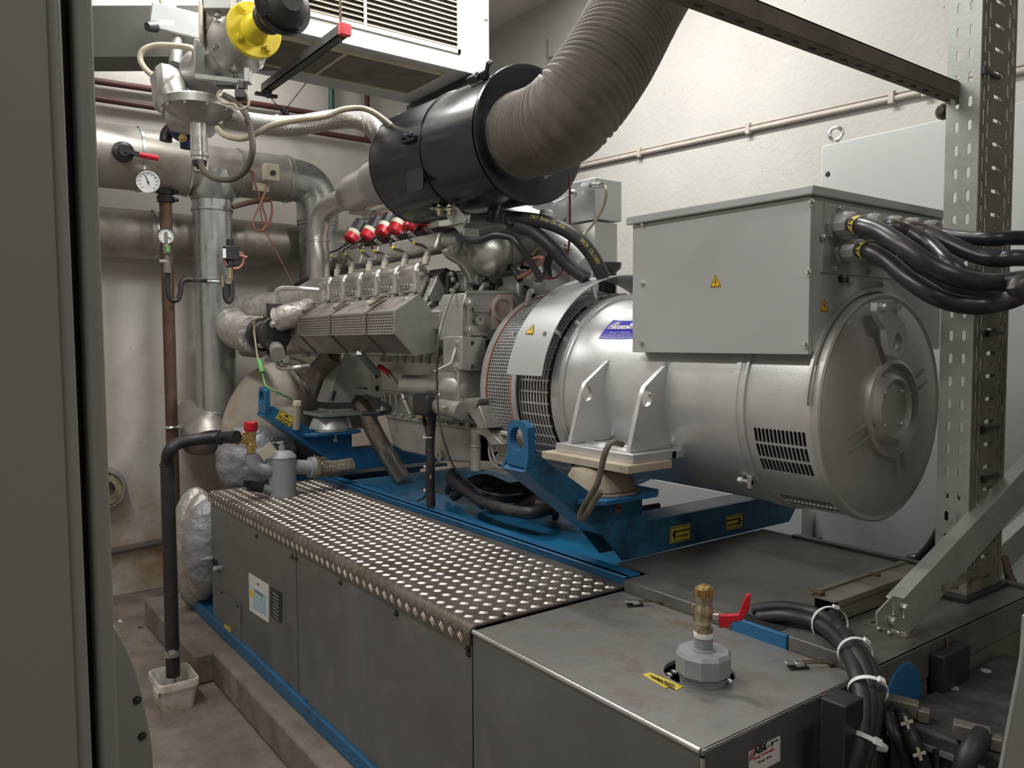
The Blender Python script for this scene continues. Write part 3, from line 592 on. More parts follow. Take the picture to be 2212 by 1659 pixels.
O('arc_slot', MB().cyl(P(1815, 603, X=X1), P(1815, 603, X=X1)+V((.002, 0, 0)), .014), m_hole, AL)
text('(ok', .045, P(1826, 603, X=X1), (0, 1, 0), (0, 0, 1), m_ink, AL, 'pen_mark')
gl = [(1798, 487, 1), (1852, 490, .9), (1898, 494, .88), (1938, 497, .85), (1978, 502, .8), (2018, 508, .7), (1816, 544, .98), (1872, 548, .9), (1920, 552, .88)]
GP = []
for x, y, k in gl:
    q = P(x, y, X=X1+.008); GP.append(q)
    g = O('cable_gland', MB().lathe(q, (1, 0, 0), [(0, .05), (.018, .05)], 6).lathe(q+V((.018, 0, 0)), (1, 0, 0), [(0, .037), (.01, .037)], 20).lathe(q+V((.026, 0, 0)), (1, 0, 0), [(0, .040), (.004, .043), (.040, .043)], 10, cap=False).lathe(q+V((.066, 0, 0)), (1, 0, 0), [(0, .0415), (.014, .039), (.024, .032), (.026, .02)], 24), m_gland, AL, ang=25)
# sticker wrapped round the flared end
def onA(px_, py_):
    'point on the alternator shell seen at a pixel'
    d = (RI*((px_-CX)/FOC)-UP*((py_-CY)/FOC)+FW); a = d.y**2+d.z**2; b_ = -2*(d.y*YC+d.z*ZA); r_ = RA
    for _ in range(12):
        c_ = YC**2+ZA**2-(r_+.0015)**2; q_ = d*((-b_-math.sqrt(max(0, b_*b_-4*a*c_)))/(2*a)); r_ = shell_r(q_.x)
    return q_
def shell_r(x):
    t = -1.90-x; pr = [(0, RA), (.77, RA), (.88, .437), (.96, .452), (1.02, .47), (1.035, .50)]
    for (t0, r0), (t1, r1) in zip(pr, pr[1:]):
        if t0 <= t <= t1: return r0+(r1-r0)*(t-t0)/(t1-t0)
    return RA
sq = [onA(*p_) for p_ in ((1325, 691), (1384, 691.5), (1370, 731), (1293, 731))]
def bil(quad, a, b_, lift=0):
    'a, b in 0..1 across the sticker, pressed on to the shell'
    q_ = (quad[3]*(1-a)+quad[2]*a)*(1-b_)+(quad[0]*(1-a)+quad[1]*a)*b_
    d = V((0, q_.y-YC, q_.z-ZA)).normalized(); return V((q_.x, YC, ZA))+d*(shell_r(q_.x)+.0015+lift)
n_ = 16; sb = MB(); sb.add([bil(sq, i/n_, j/n_) for j in range(n_+1) for i in range(n_+1)], [(j*(n_+1)+i, j*(n_+1)+i+1, (j+1)*(n_+1)+i+1, (j+1)*(n_+1)+i) for j in range(n_) for i in range(n_)])
ss = O('company_sticker', sb, m_blst, AL, label='blue company sticker with white lettering')
def stx(s_, size, a, b_, shear=0, bold=.0, al='CENTER'):
    text(s_, size, None, None, None, m_wire, ss, fn=lambda x, y, c: bil(sq, a+(x+y*shear), b_+y*2.0, .0012+c), bold=bold, align=al, th=.0004)
stx('Olaf', .11, .24, .80, .3, .003); stx('Hansen', .20, .37, .62, .25, .006)
stx('Siemensstr. 22 • 25813 Husum', .05, .52, .30); stx('Tel.: 0 48 41 / 96 27-0 • Fax: 0 48 41 / 96 27-29', .042, .50, .18); stx('info@olafhansen-gmbh.de • www.olafhansen-gmbh.de', .042, .48, .07)
gm = MB()
def sp(x0, x1, y0, y1, z=.0014):
    vs = [bil(sq, a, b_, z) for a, b_ in ((x0, y0), (x1, y0), (x1, y1), (x0, y1))]; gm.add(vs, [(0, 1, 2, 3)])
sp(.72, .95, .62, .80); sp(.76, .84, .78, .9); sp(.66, .74, .5, .66); sp(.68, .95, .5, .56); sp(.88, 1.0, .66, .74); sp(.05, .62, .49, .515); sp(.20, .98, .95, .97)
O('engine_emblem', gm, m_wire, ss)
# coupling guard: wire mesh, slotted grille, straps
GX = (-3.55, -3.50, -3.27, -3.235, -3.0)
RG = .53
def cone(x): return RG if x < -3.25 else RG-(x+3.25)/.25*.04
cg = O('guard_mesh', MB(), m_alt, AL); bpy.data.objects.remove(cg)
mb = MB()
for k in range(14):
    x = GX[1]+(GX[2]-GX[1])*k/13; arc(mb, x-.0028, x+.0028, -178, 56, RG, .004, 90)
for k in range(118):
    a = -178+k*2; mb.add([A(x, a+s_*.28, RG-.001-e) for x in (GX[1], GX[2]) for s_ in (-1, 1) for e in (0, .004)], [(0, 2, 6, 4), (1, 5, 7, 3), (0, 4, 5, 1), (2, 3, 7, 6)])
O('guard_mesh', mb, m_alt, AL, label='silver wire mesh guard with red edges')
mb = MB(); arc(mb, GX[0], GX[1], -180, 60, RG+.004, .012, 90); arc(mb, GX[2], GX[3], -178, 60, RG+.004, .010, 90)
O('guard_band', mb, m_alt, AL)
mb = MB(); arc(mb, GX[1]-.004, GX[1]+.006, -178, 56, RG+.003, .004, 90); arc(mb, GX[2]-.012, GX[2]-.004, -20, 46, RG+.002, .003, 40)
O('red_overspray', mb, M('red_overspray', (.42, .12, .08), .5, .2), AL)
mb = MB()
for k in range(10):
    x = GX[3]+(GX[4]-.02-GX[3])*k/9; arc(mb, x-.0045, x+.0045, -170, 52, .508, .005, 70)
for k in range(35):
    a = -170+k*6.5; mb.add([A(x, a+s_*.45, .509-e) for x in (GX[3], GX[4]) for s_ in (-1, 1) for e in (0, .005)], [(0, 2, 6, 4), (1, 5, 7, 3), (0, 4, 5, 1), (2, 3, 7, 6)])
O('slotted_grille', mb, m_alt, AL)
mb = MB(); arc(mb, GX[3], GX[4], 52, 60, .510, .006, 6); arc(mb, GX[1], GX[2], 54, 60, .533, .006, 6)
for k in range(3): mb.obb(A(-3.46+.1*k, 57, .542), (1, 0, 0), A(0, 57, 1)-A(0, 52, 1), .05, .018, .004)
O('guard_clamp', mb, m_alt, AL)
mb = MB()
for k in range(12):
    x = -3.45+.19*k/11*1; arc(mb, x-.003, x+.003, 60, 120, .515, .004, 20)
for k in range(16): a = 62+k*3.6; mb.add([A(x, a+s_*.3, .516-e) for x in (-3.48, -3.0) for s_ in (-1, 1) for e in (0, .005)], [(0, 2, 6, 4), (1, 5, 7, 3), (0, 4, 5, 1), (2, 3, 7, 6)])
for k in range(14): x = -3.24+.2*k/13; arc(mb, x-.004, x+.004, 60, 120, .515, .004, 20)
O('lower_guard', mb, m_box, AL)
O('flywheel', MB().lathe((-3.5, YC, ZA), (1, 0, 0), [(0, .44), (.2, .44), (.2, .40), (.3, .40), (.3, .43), (.5, .43)], 64), m_dark, AL)
# curved cover sheet standing off the guard
def shr(x, a, r): return A(x, a, r)
mb = MB(); n_ = 60; xs0, xs1 = -3.225, -2.945
a0, a1 = -170, -9
vs = []
for k in range(n_+1):
    a = a0+(a1-a0)*k/n_; w = .0
    for x in (xs0, xs1-.0):
        for e in (0, .005): vs.append(A(x, a, .60-e))
fs = []
for k in range(n_): i = k*4; j = i+4; fs += [(i, i+2, j+2, j), (i+1, j+1, j+3, i+3), (i, j, j+1, i+1), (i+2, i+3, j+3, j+2)]
fs += [(0, 1, 3, 2), (n_*4, n_*4+2, n_*4+3, n_*4+1)]
sh = O('curved_cover', mb.add(vs, fs), m_box, AL)
mb = MB()
for a in (-158, -130, -112, -100, -70, -35): O('cover_stay', MB().beam(A(-3.02, a, .50), A(-3.02, a, .597), .02, .006, (1, 0, 0)), m_alt, AL)
volt(P(1144, 714, X=-3.08)*1.0, (1, 0, 0), (0, .35, 1), .045, sh) if 0 else None

def onC(x, y, r):
    d = RI*((x-CX)/FOC)-UP*((y-CY)/FOC)+FW; a = d.y**2+d.z**2; b_ = -2*(d.y*YC+d.z*ZA); c_ = YC**2+ZA**2-r*r
    q = d*((-b_-math.sqrt(max(0, b_*b_-4*a*c_)))/(2*a)); n = V((0, q.y-YC, q.z-ZA)).normalized(); return q, n
q, n = onC(1146, 714, .6035); volt(q, (1, 0, 0), V((1, 0, 0)).cross(n)*-1, .062, sh)
for x, y in ((1111, 721), (1177, 721)): q, n = onC(x, y, .60); O('cover_screw', MB().bolt(q, n, .009, .008), m_alu, sh)
q, n = onC(1248, 701, .502); O('flange_screw', MB().bolt(q, n, .012, .02), m_alu, AL)
# ---------------------------------------------------------------- gas engine
EN = T('gas_engine', 'grey twelve cylinder gas engine on the blue frame, with perforated exhaust shield', 'engine')
def secp(mb, pts, x0, x1): return mb.prism([(x0, y, z) for y, z in pts], (x1-x0, 0, 0))
mb = MB()
secp(mb, [(2.50, -.50), (2.48, -.10), (2.60, .02), (2.80, .12), (3.1, .12), (3.32, .0), (3.42, -.1), (3.4, -.50)], -4.86, -3.60)
secp(mb, [(2.54, -.40), (2.50, -.10), (2.60, .02), (2.80, .12), (3.1, .12), (3.32, .0), (3.42, -.1), (3.4, -.40)], -5.75, -4.86)
O('crankcase', mb, m_cast, EN, bev=.012)
mb = MB()
for k in range(12): x = -4.8+k*.1; mb.obb((x, 2.485, -.09), (0, .25, 1), (1, 0, 0), .05, .012, .02)
for x in (-4.78, -4.70, -4.62, -4.30, -4.22): mb.box((x, 2.47, -.49), (x+.012, 2.5, -.35))
mb.box((-4.86, 2.485, -.345), (-3.62, 2.5, -.33)).box((-4.86, 2.48, -.5), (-3.62, 2.5, -.485))
O('crankcase_rib', mb, m_cast, EN, bev=.004)
for x, y in ((814, 811), (815, 839), (851, 842), (888, 818), (889, 847)):
    q = P(x, y, Y=2.5); O('core_plug', MB().lathe(q+V((0, .004, 0)), (0, -1, 0), [(0, .020), (.010, .020), (.010, .016), (.004, .015), (.004, 0)], 20), m_dark, EN)
# oil pan
q5 = lambda x, y, Y=2.46: P(x, y, Y=Y)
mb = MB().prism([q5(834, 900), q5(1100, 940), q5(1096, 1003), q5(1046, 1000), q5(964, 997), q5(870, 975), q5(850, 965), q5(838, 925)], (0, .95, 0))
mb.prism([q5(832, 893, 2.44), q5(1104, 934, 2.44), q5(1104, 944, 2.44), q5(832, 904, 2.44)], (0, .99, 0))
O('oil_pan', mb, m_cast, EN, bev=.016, seg=3)
mb = MB(); a_, b_ = q5(1029, 925), q5(1029, 1016); mb.cyl(a_+V((0, .01, 0)), b_+V((0, .01, 0)), .045, n=24).torus((a_+b_)/2+V((0, .01, .02)), (0, 0, 1), .046, .006)
mb.prism([q5(1029, 1016), q5(1075, 1010), q5(1080, 940), q5(1029, 930)], (0, .4, 0))
O('drain_sump', mb, m_cast, EN, bev=.006)
O('pan_lug', MB().lathe(P(951, 984, Y=2.45), (0, -1, 0), [(-.02, .035), (.012, .03), (.014, .014), (.004, .012), (.004, 0)], 20), m_cast, EN)
O('oil_line', MB().tube([q5(1056, 966, 2.42), q5(1058, 985, 2.42), q5(1064, 1000, 2.42), q5(1078, 1010, 2.42), q5(1095, 1012, 2.42)], .007, 8, 6).tube([q5(1063, 966, 2.42), q5(1066, 985, 2.42), q5(1074, 998, 2.42), q5(1090, 1003, 2.42)], .007, 8, 6), m_cast, EN)
# valve covers and heads
CP = .2585; SEC = [(2.444, .494), (2.382, .430), (2.394, .359), (2.377, .286)]
cdir = (.60, -.72)
cov = SEC+[(2.377+cdir[0]*.14, .286+cdir[1]*.10), (2.444+cdir[0]*.13, .494+cdir[1]*.13)]
hd_ = [(SEC[0][0]+cdir[0]*.12, SEC[0][1]+cdir[1]*.12), (SEC[3][0]+cdir[0]*.10, SEC[3][1]+cdir[1]*.10), (SEC[3][0]+cdir[0]*.42, SEC[3][1]+cdir[1]*.42), (SEC[0][0]+cdir[0]*.5+.05, SEC[0][1]+cdir[1]*.5)]
for k in range(6):
    xr = -4.20-k*CP; mb = MB(); secp(mb, cov, xr-.228, xr)
    vc = O('valve_cover', mb, m_castl, EN, bev=.034, seg=4)
    text('man', .062, (xr-.115, 2.378, .338), (1, 0, 0), (0, -.1, 1), m_castl, vc, 'cast_lettering', th=.012, bold=.002)
    mb = MB(); mb.bolt((xr+.004, 2.43, .40), (.8, -.6, .1), .012, .02)
    O('cover_bolt', mb, m_alu, vc)
    mb = MB(); secp(mb, hd_, xr-.225, xr+.004); mb.cyl((xr-.06, 2.40, .27), (xr-.02, 2.34, .235), .022, n=12)
    O('cylinder_head', mb, m_cast, EN, bev=.012)
mb = MB(); qx = lambda x, y, X=-4.17: P(x, y, X=X)
mb.prism([qx(938, 592), qx(975, 626), qx(963, 660), qx(925, 705), qx(905, 660)], (.05, 0, 0)).prism([qx(940, 602, -4.11), qx(965, 628, -4.11), qx(957, 650, -4.11), qx(930, 652, -4.11), qx(922, 640, -4.11)], (.02, 0, 0))
mb.lathe(qx(955, 658, -4.1), (1, 0, 0), [(0, .03), (.012, .027), (.012, .018), (.004, .016), (.004, 0)], 20)
mb.beam(qx(918, 668, -4.1), qx(952, 630, -4.1), .014, .02, (1, 0, 0))
O('head_end_cover', mb, m_cast, EN, bev=.006)
mb = MB(); mb.prism([qx(948, 592, -4.1), qx(965, 578, -4.1), qx(1002, 600, -4.1), qx(1000, 640, -4.1), qx(980, 645, -4.1)], (-.2, 0, 0)); mb.prism([qx(962, 590, -4.08), qx(975, 584, -4.08), qx(1004, 630, -4.08), qx(985, 655, -4.08), qx(965, 690, -4.08), qx(958, 680, -4.08)], (.03, 0, 0))
O('head_bracket', mb, m_dark, EN, bev=.004)
rg = random.Random(11)
for k in range(7):
    O('bracket_bolt', MB().bolt(qx(968+rg.uniform(-6, 22), 592+k*12, -4.04), (1, 0, 0), .012, .012), m_cast, EN)
# perforated exhaust shield
m_perf = M('perforated_sheet', (.46, .43, .39), .4, .75, .1, 10); nt = m_perf.node_tree; N = nt.nodes; L = nt.links
uvn = N.new('ShaderNodeUVMap'); br = N.new('ShaderNodeTexBrick'); br.offset = .5; br.inputs['Scale'].default_value = 1
br.inputs['Brick Width'].default_value = .027; br.inputs['Row Height'].default_value = .0165; br.inputs['Mortar Size'].default_value = .0046; br.inputs['Mortar Smooth'].default_value = 0
L.new(uvn.outputs[0], br.inputs['Vector']); L.new(br.outputs['Fac'], N['Principled BSDF'].inputs['Alpha'])
bp = N.new('ShaderNodeBump'); bp.inputs['Strength'].default_value = .5; bp.inputs['Distance'].default_value = .002; L.new(br.outputs['Fac'], bp.inputs['Height']); L.new(bp.outputs[0], N['Principled BSDF'].inputs['Normal'])
XC = -3.95; cap = [P(x, y, X=XC) for x, y in ((852, 672), (905, 637), (955, 702), (941, 760), (895, 767), (852, 720))]
xl = [-5.62, -5.25, -5.25, -5.2, -5.45, -5.69]
faces = [(0, 1, 'top'), (5, 0, 'side'), (4, 5, 'low')]
mb = MB()
for i, j, _ in faces:
    a_, b_ = cap[i], cap[j]; la = XC-xl[i]; lb = XC-xl[j]; h_ = (b_-a_).length
    mb.add([a_, b_, V((XC-lb, b_.y, b_.z)), V((XC-la, a_.y, a_.z))], [(0, 1, 2, 3)], [[(la, 0), (lb, h_), (0, h_), (0, 0)]])
O('perforated_shield', mb, m_perf, EN, label='perforated grey exhaust shield')
O('shield_end_cap', MB().prism([q+V((0, 0, 0)) for q in cap], (.006, 0, 0)), m_galv, EN, bev=.002)
mb = MB()
for i in (1, 0, 5, 4): mb.beam(cap[i], V((xl[i], cap[i].y, cap[i].z)), .007, .007)
for i in range(6): mb.beam(cap[i], cap[(i+1) % 6], .009, .009, (1, 0, 0))
O('shield_edge', mb, m_galv, EN)
for k, xs in enumerate((-5.342, -4.825, -4.312)):
    mb = MB(); pp = [V((xs, q.y, q.z)) for q in (cap[1], cap[0], cap[5], cap[4])]; cc = V((xs, 2.27, .09))
    pp = [q+(q-cc).normalized()*.005 for q in pp]
    for i in range(3): mb.beam(pp[i], pp[i+1], .03, .004, (q2, 0, 0) if 0 else (pp[i]-cc))
    s_ = O('shield_strap', mb, m_tray, EN)
    mid = pp[0]*.55+pp[1]*.45; O('strap_buckle', MB().obb(mid+V((0, -.012, .016)), pp[0]-pp[1], (1, 0, 0), .05, .015, .008).tube([mid+V((0, -.03, .03)), mid+V((.02, .02, .05)), mid+V((.05, .06, .045))], .005, 8, 4), m_tray, s_, bev=.003)
O('exhaust_manifold', MB().cyl((-5.9, 2.28, .10), (-4.0, 2.28, .10), .09, n=24), m_dark, EN)
li = [q+(V((XC, 2.27, .09))-q).normalized()*.014 for q in cap]
O('shade_backing', MB().prism([V((XC-.012, q.y, q.z)) for q in li], (-1.25, 0, 0)), m_hole, EN)  # near-black core added so the shade behind the perforations reads dark
# intake rails between the banks
O('intake_body', MB().prism([(-5.65, 2.80, .16), (-5.65, 2.72, .44), (-5.65, 3.2, .46), (-5.65, 3.2, .16)], (1.58, 0, 0)), m_tray, EN, bev=.01)
for k in range(13): O('pan_bolt', MB().bolt((-4.80+k*.11, 2.438, -.475), (0, -1, 0), .011, .012), m_cast, EN)
for k in range(6): O('gallery_plug', MB().lathe((-4.72+k*.19, 2.485, -.23), (0, -1, 0), [(0, .016), (.01, .015), (.01, .008), (.004, .008), (.004, 0)], 14), m_cast, EN)
mb = MB(); mb.cyl(P(752, 555, Y=2.62), P(1000, 517, Y=2.62), .052, n=16); mb.cyl(P(745, 545, Y=2.8), P(985, 500, Y=2.8), .05, n=16)
O('intake_rail', mb, m_cast, EN)
mb = MB()
for k in range(6): q = P(775+k*32, 561-k*6.6, Y=2.58); mb.obb(q, (1, 0, 0), (0, .4, 1), .115, .065, .04)
O('runner_cover', mb, m_cast, EN, bev=.025, seg=3)
mb = MB().beam(P(790, 528, Y=2.72), P(1000, 492, Y=2.72), .03, .06)
O('coil_rail', mb, m_dark, EN, bev=.004)
for k in range(5):
    q = P(800+k*36, 545-k*8, Y=2.66); O('rail_stud', MB().cyl(q, q+V((.02, -.1, .05)), .012, n=12), m_cast, EN)
# black rail and far rocker covers behind the coils
O('far_rail', MB().beam(P(790, 470, Y=3.1), P(905, 437, Y=3.1), .08, .05).beam(P(760, 500, Y=3.1), P(960, 480, Y=3.1), .1, .07), m_cast, EN, bev=.006)
mb = MB()
for k in range(6):
    xr = -4.2-k*CP; secp(mb, [(2*YC-y, z) for y, z in cov][::-1], xr-.228, xr)
O('far_valve_covers', mb, m_castl, EN, bev=.03, seg=3)
coil = [((754, 521), (777, 485)), ((788, 517), (813, 478)), ((822, 510), (843, 468)), ((849, 505), (872, 460)), ((881, 499), (902, 458)), ((907, 491), (930, 452))]
lead = [[(744, 531), (728, 540), (712, 547), (716, 555), (726, 563), (732, 572)], [(774, 523), (756, 532), (742, 541), (747, 550), (756, 559), (763, 567)],
    [(808, 516), (790, 526), (777, 533), (782, 543), (792, 551), (801, 560)], [(833, 513), (812, 519), (802, 529), (810, 543), (824, 546), (835, 554)],
    [(874, 505), (852, 514), (843, 523), (850, 536), (865, 540), (878, 548)], [(898, 499), (887, 508), (884, 516), (896, 525), (914, 530), (925, 541)]]
for k in range(6):
    (x0, y0), (x1, y1) = coil[k]; a_, b_ = P(x0, y0, Y=2.66), P(x1, y1, Y=2.76); d = (b_-a_).normalized(); Lc = (b_-a_).length; r = .052
    ic = O('ignition_coil', MB().lathe(a_, d, [(0, .03), (.004, r-.008), (.012, r), (Lc*.55, r), (Lc*.56, r-.002)], 24), m_red, EN, label='red ignition coil')
    O('coil_cap', MB().lathe(a_+d*(Lc*.55), d, [(0, r-.001), (Lc*.6, r-.003), (Lc*.64, r-.014), (Lc*.64, 0)], 10), m_blk, ic, bev=.002)
    O('coil_label', MB().lathe(a_+d*(Lc*.36), d, [(0, r+.0012), (Lc*.19, r+.0012)], 24, cap=False), m_cream, ic)
    pts = [P(x, y, Y=2.62-i*.028) for i, (x, y) in enumerate(lead[k])]
    il = O('ignition_lead', MB().tube(pts, .0062, 8, 8).lathe(a_-d*.004, (pts[0]-a_), [(0, .016), (.03, .015), (.05, .009)], 12), m_blk, EN)
    O('marker_sleeve', MB().cyl(pts[3]-(pts[4]-pts[2]).normalized()*.022, pts[3]+(pts[4]-pts[2]).normalized()*.022, .0105, n=12), m_yel, il)
    e = pts[-1]; O('plug_connector', MB().lathe(e, (.1, -.3, -1), [(0, .02), (.006, .026), (.012, .02), (.03, .018), (.032, .022), (.04, .022)], 16), m_gland, il)
    O('plug_boot', MB().lathe(e+V((.004, -.012, -.04)), (.1, -.3, -1), [(0, .024), (.05, .017)], 16), m_cream, il)
# intake elbows
mb = MB(); el = [P(1002, 545, Y=2.72), P(1025, 548, Y=2.7), P(1050, 552, Y=2.7), P(1090, 545, Y=2.78), P(1130, 522, Y=2.9), P(1175, 500, Y=3.0)]
mb.tube(el, .125, 32, 10, rf=lambda l: .075+.045*math.sin(min(1, l/.35)*math.pi/2))
mb.sph(P(1060, 550, Y=2.68), .135, (1.25, .8, .95), 32, 20)
O('intake_elbow', mb, m_cast, EN, label='bulbous cast intake elbow', ang=60)
fl = [(951, 542), (962, 534), (987, 520), (991, 535), (991, 550), (1003, 558), (1014, 567), (1021, 580), (1024, 592), (1040, 604), (1033, 616), (1008, 614), (1001, 594), (987, 573), (960, 557)]
O('elbow_flange', MB().prism([P(x, y, X=-3.98) for x, y in fl], (.055, 0, 0)), m_cast, EN, bev=.012, seg=3)
for x, y in ((981, 537), (1034, 604)): O('flange_bolt', MB().lathe(P(x, y, X=-3.92), (1, -.2, 0), [(-.05, .03), (.0, .03), (.002, .018), (.014, .018), (.014, .01), (.006, .009), (.006, 0)], 18), m_cast, EN)
mb = MB(); mb.tube([P(1040, 480, Y=2.95), P(1100, 486, Y=3.0), P(1160, 505, Y=3.0), P(1215, 535, Y=3.0), P(1262, 580, Y=3.05)], .15, 32, 10, rf=lambda l: .11+.03*math.sin(min(1, l/.7)*math.pi))
O('intake_plenum', mb, m_alt, EN, ang=60)
O('plenum_boss', MB().lathe(P(1106, 505, Y=2.84), (.5, -1, .1), [(-.03, .035), (.012, .033), (.012, 0)], 20), m_alt, EN)
O('compressor_housing', MB().lathe(P(1215, 600, Y=3.05), (1, -.3, 0), [(-.15, .1), (-.1, .19), (0, .21), (.06, .17), (.08, .1), (.1, 0)], 32), m_alt, EN, ang=60)
O('throttle_body', MB().lathe(P(1180, 450, Y=3.15), (.9, -.35, .1), [(-.1, .12), (.1, .12), (.12, .07), (.14, 0)], 28).sph(P(1268, 570, Y=3.35), .17, (1, .7, 1.2)), m_alt, EN, ang=60)
q = P(1180, 463, Y=2.9); O('oval_cap', MB().obb(q, (0, 1, 0), (0, 0, 1), .045, .028, .02), m_alt, EN, bev=.02, seg=4)
# flywheel housing, left and right of the guard edge
XQ = -3.64; qh = lambda x, y, X=XQ: P(x, y, X=X)
mb = MB()
mb.prism([qh(1008, 632), qh(1108, 631), qh(1112, 640), qh(1109, 720), qh(1050, 735), qh(998, 735), qh(998, 660)], (-.25, 0, 0))
mb.prism([qh(1005, 628), qh(1112, 627), qh(1114, 634), qh(1004, 636)], (.01, 0, 0)).prism([qh(1107, 640), qh(1180, 640), qh(1180, 700), qh(1107, 700)], (-.2, 0, 0))
mb.prism([qh(1012, 642, -3.62), qh(1021, 642, -3.62), qh(1021, 728, -3.62), qh(1012, 728, -3.62)], (-.02, 0, 0))
mb.prism([qh(1023, 660, -3.62), qh(1060, 662, -3.62), qh(1060, 676, -3.62), qh(1023, 674, -3.62)], (-.02, 0, 0)).prism([qh(1021, 716, -3.62), qh(1056, 718, -3.62), qh(1056, 727, -3.62), qh(1021, 726, -3.62)], (-.02, 0, 0))
mb.prism([qh(998, 727, -3.6), qh(1043, 727, -3.6), qh(1050, 735, -3.6), qh(1048, 803, -3.6), qh(999, 800, -3.6)], (-.2, 0, 0))
mb.prism([qh(990, 800), qh(1048, 803), qh(1040, 930), qh(990, 880)], (-.22, 0, 0))
mb.prism([qh(948, 672, -3.85), qh(975, 665, -3.85), qh(1000, 650, -3.85), qh(1000, 730, -3.85), qh(975, 728, -3.85), qh(955, 710, -3.85)], (-.22, 0, 0))
O('flywheel_housing', mb, m_cast, EN, bev=.012, seg=3)
for x, y in ((1017, 655), (1017, 713)): O('housing_bolt', MB().lathe(qh(x, y, -3.62), (1, -.3, 0), [(-.02, .03), (.008, .028)], 20).bolt(qh(x, y, -3.60), (1, -.3, 0), .019, .016), m_cast, EN)
O('threaded_hole', MB().lathe(qh(1035, 692, -3.62), (1, -.2, 0), [(-.03, .03), (.012, .026), (.012, .014), (0, .013), (0, 0)], 22), m_cast, EN)
O('round_boss', MB().lathe(qh(1085, 668, -3.62), (1, 0, 0), [(-.04, .072), (.012, .070), (.012, .058), (.0, .056), (.0, 0)], 36).prism([qh(1062, 655, -3.62), qh(1078, 636, -3.62), qh(1107, 636, -3.62), qh(1112, 700, -3.62), qh(1068, 712, -3.62), qh(1063, 690, -3.62)], (-.02, 0, 0)), m_pink, EN)
for x, y in ((1020, 741), (1020, 792)): O('tapped_hole', MB().cyl(qh(x, y, -3.598), qh(x, y, -3.596), .013), m_dark, EN)
bk = [qh(x, y, -3.68) for x, y in ((987, 734), (999, 735), (999, 806), (934, 802), (970, 783), (984, 738))]
mb = MB().prism(bk, (.022, 0, 0)); O('lifting_bracket', mb, m_cast, EN, bev=.004)
for x, y in ((989.5, 741), (990, 792)): O('bracket_screw', MB().bolt(qh(x, y, -3.655), (1, -.3, 0), .02, .02), m_alu, EN)
# starter motor
a_ = P(880, 832, Y=2.38); b_ = P(962, 838, Y=2.38); c_ = P(1030, 841, Y=2.38)
sm = O('starter_motor', MB().cyl(a_, b_, .065, n=28).lathe(b_, (1, 0, 0), [(.05, .078), (.16, .078), (.20, .062), (.215, .03), (.215, 0)], 32), m_cast, EN, label='starter motor')
O('starter_flange', MB().prism([P(x, y, X=b_.x+.05) for x, y in ((982, 806), (990, 812), (984, 870), (972, 864), (958, 840), (961, 832))], (.03, 0, 0)).prism([P(x, y, X=b_.x+.03) for x, y in ((945, 845), (1000, 900), (985, 905), (938, 860))], (.03, 0, 0)), m_cast, EN, bev=.006)
O('starter_shield', MB().prism([P(x, y, Y=2.36) for x, y in ((893, 822), (905, 810), (950, 805), (945, 822))], (0, .1, 0)), m_tray, EN)
sb_ = P(923, 874, Y=2.30); O('solenoid_cover', MB().obb(sb_, (1, 0, 0), (0, 0, 1), .085, .062, .055), m_blk, EN, bev=.022, seg=3)
O('solenoid', MB().cyl(P(945, 876, Y=2.33), P(1000, 888, Y=2.33), .05, n=24).bolt(P(960, 880, Y=2.27), (0, -1, 0), .012, .012), m_cast, EN)
O('mounting_shoe', MB().prism([P(x, y, Y=2.36) for x, y in ((986, 888), (1020, 893), (1035, 862), (1034, 860), (1003, 861))], (0, .25, 0)).prism([P(x, y, Y=2.36) for x, y in ((1013, 893), (1035, 876), (1052, 925), (1036, 928))], (0, .2, 0)).prism([P(x, y, Y=2.40) for x, y in ((1022, 930), (1052, 925), (1085, 960), (1060, 962), (1048, 945))], (0, .2, 0)), m_cast, EN, bev=.005)
# sheet bracket down to the far mount
XBk = -5.36; mb = MB()
mb.prism([P(x, y, X=XBk) for x, y in ((744, 764), (778, 764), (800, 790), (812, 800), (758, 870), (707, 870))], (-.012, 0, 0))
mb.prism([P(744, 764, X=XBk), P(707, 870, X=XBk), P(707, 870, X=XBk)+V((-.2, 0, 0)), P(744, 764, X=XBk)+V((-.2, 0, 0))], (0, .01, .004))
O('mount_bracket', mb, m_galv, EN, bev=.003)
q = P(721, 855, X=XBk+.002); O('bracket_slot', MB().obb(q, (0, .35, 1), (0, 1, 0), .035, .009, .001), m_hole, EN)
cz = -.54
O('bracket_foot', MB().obb((-5.45, 2.40, cz+.012), (1, 0, 0), (0, 1, 0), .17, .16, .012).obb((-5.45, 2.42, cz+.034), (1, 0, 0), (0, 1, 0), .12, .09, .01), m_galv, EN, bev=.003)
O('diagonal_stay', MB().beam(P(776, 762, Y=2.2), P(815, 806, Y=2.44), .04, .03), m_galv, EN, bev=.003)
O('dipstick_tube', MB().tube([P(838, 803, Y=2.42), P(853, 820, Y=2.42), P(865, 842, Y=2.42), P(873, 862, Y=2.42), P(887, 896, Y=2.44)], .009, 10, 8).cyl(P(874, 864, Y=2.42), P(887, 895, Y=2.44), .016).bolt(P(873, 860, Y=2.42), (.3, 0, -1), .018, .02), m_cast, EN)
O('dipstick_handle', MB().tube([P(820, 792, Y=2.42), P(828, 797, Y=2.42), P(840, 806, Y=2.42)], .018, 10, 6), m_red, EN)
O('block_sensor', MB().box(P(777, 830, Y=2.47)-V((0, .03, .02)), P(795, 840, Y=2.47)).tube([P(790, 856, Y=2.45), P(815, 868, Y=2.44), P(838, 878, Y=2.42), P(840, 888, Y=2.4), P(820, 893, Y=2.3), P(785, 893, Y=2.25)], .016, 10, 6), m_blk, EN)
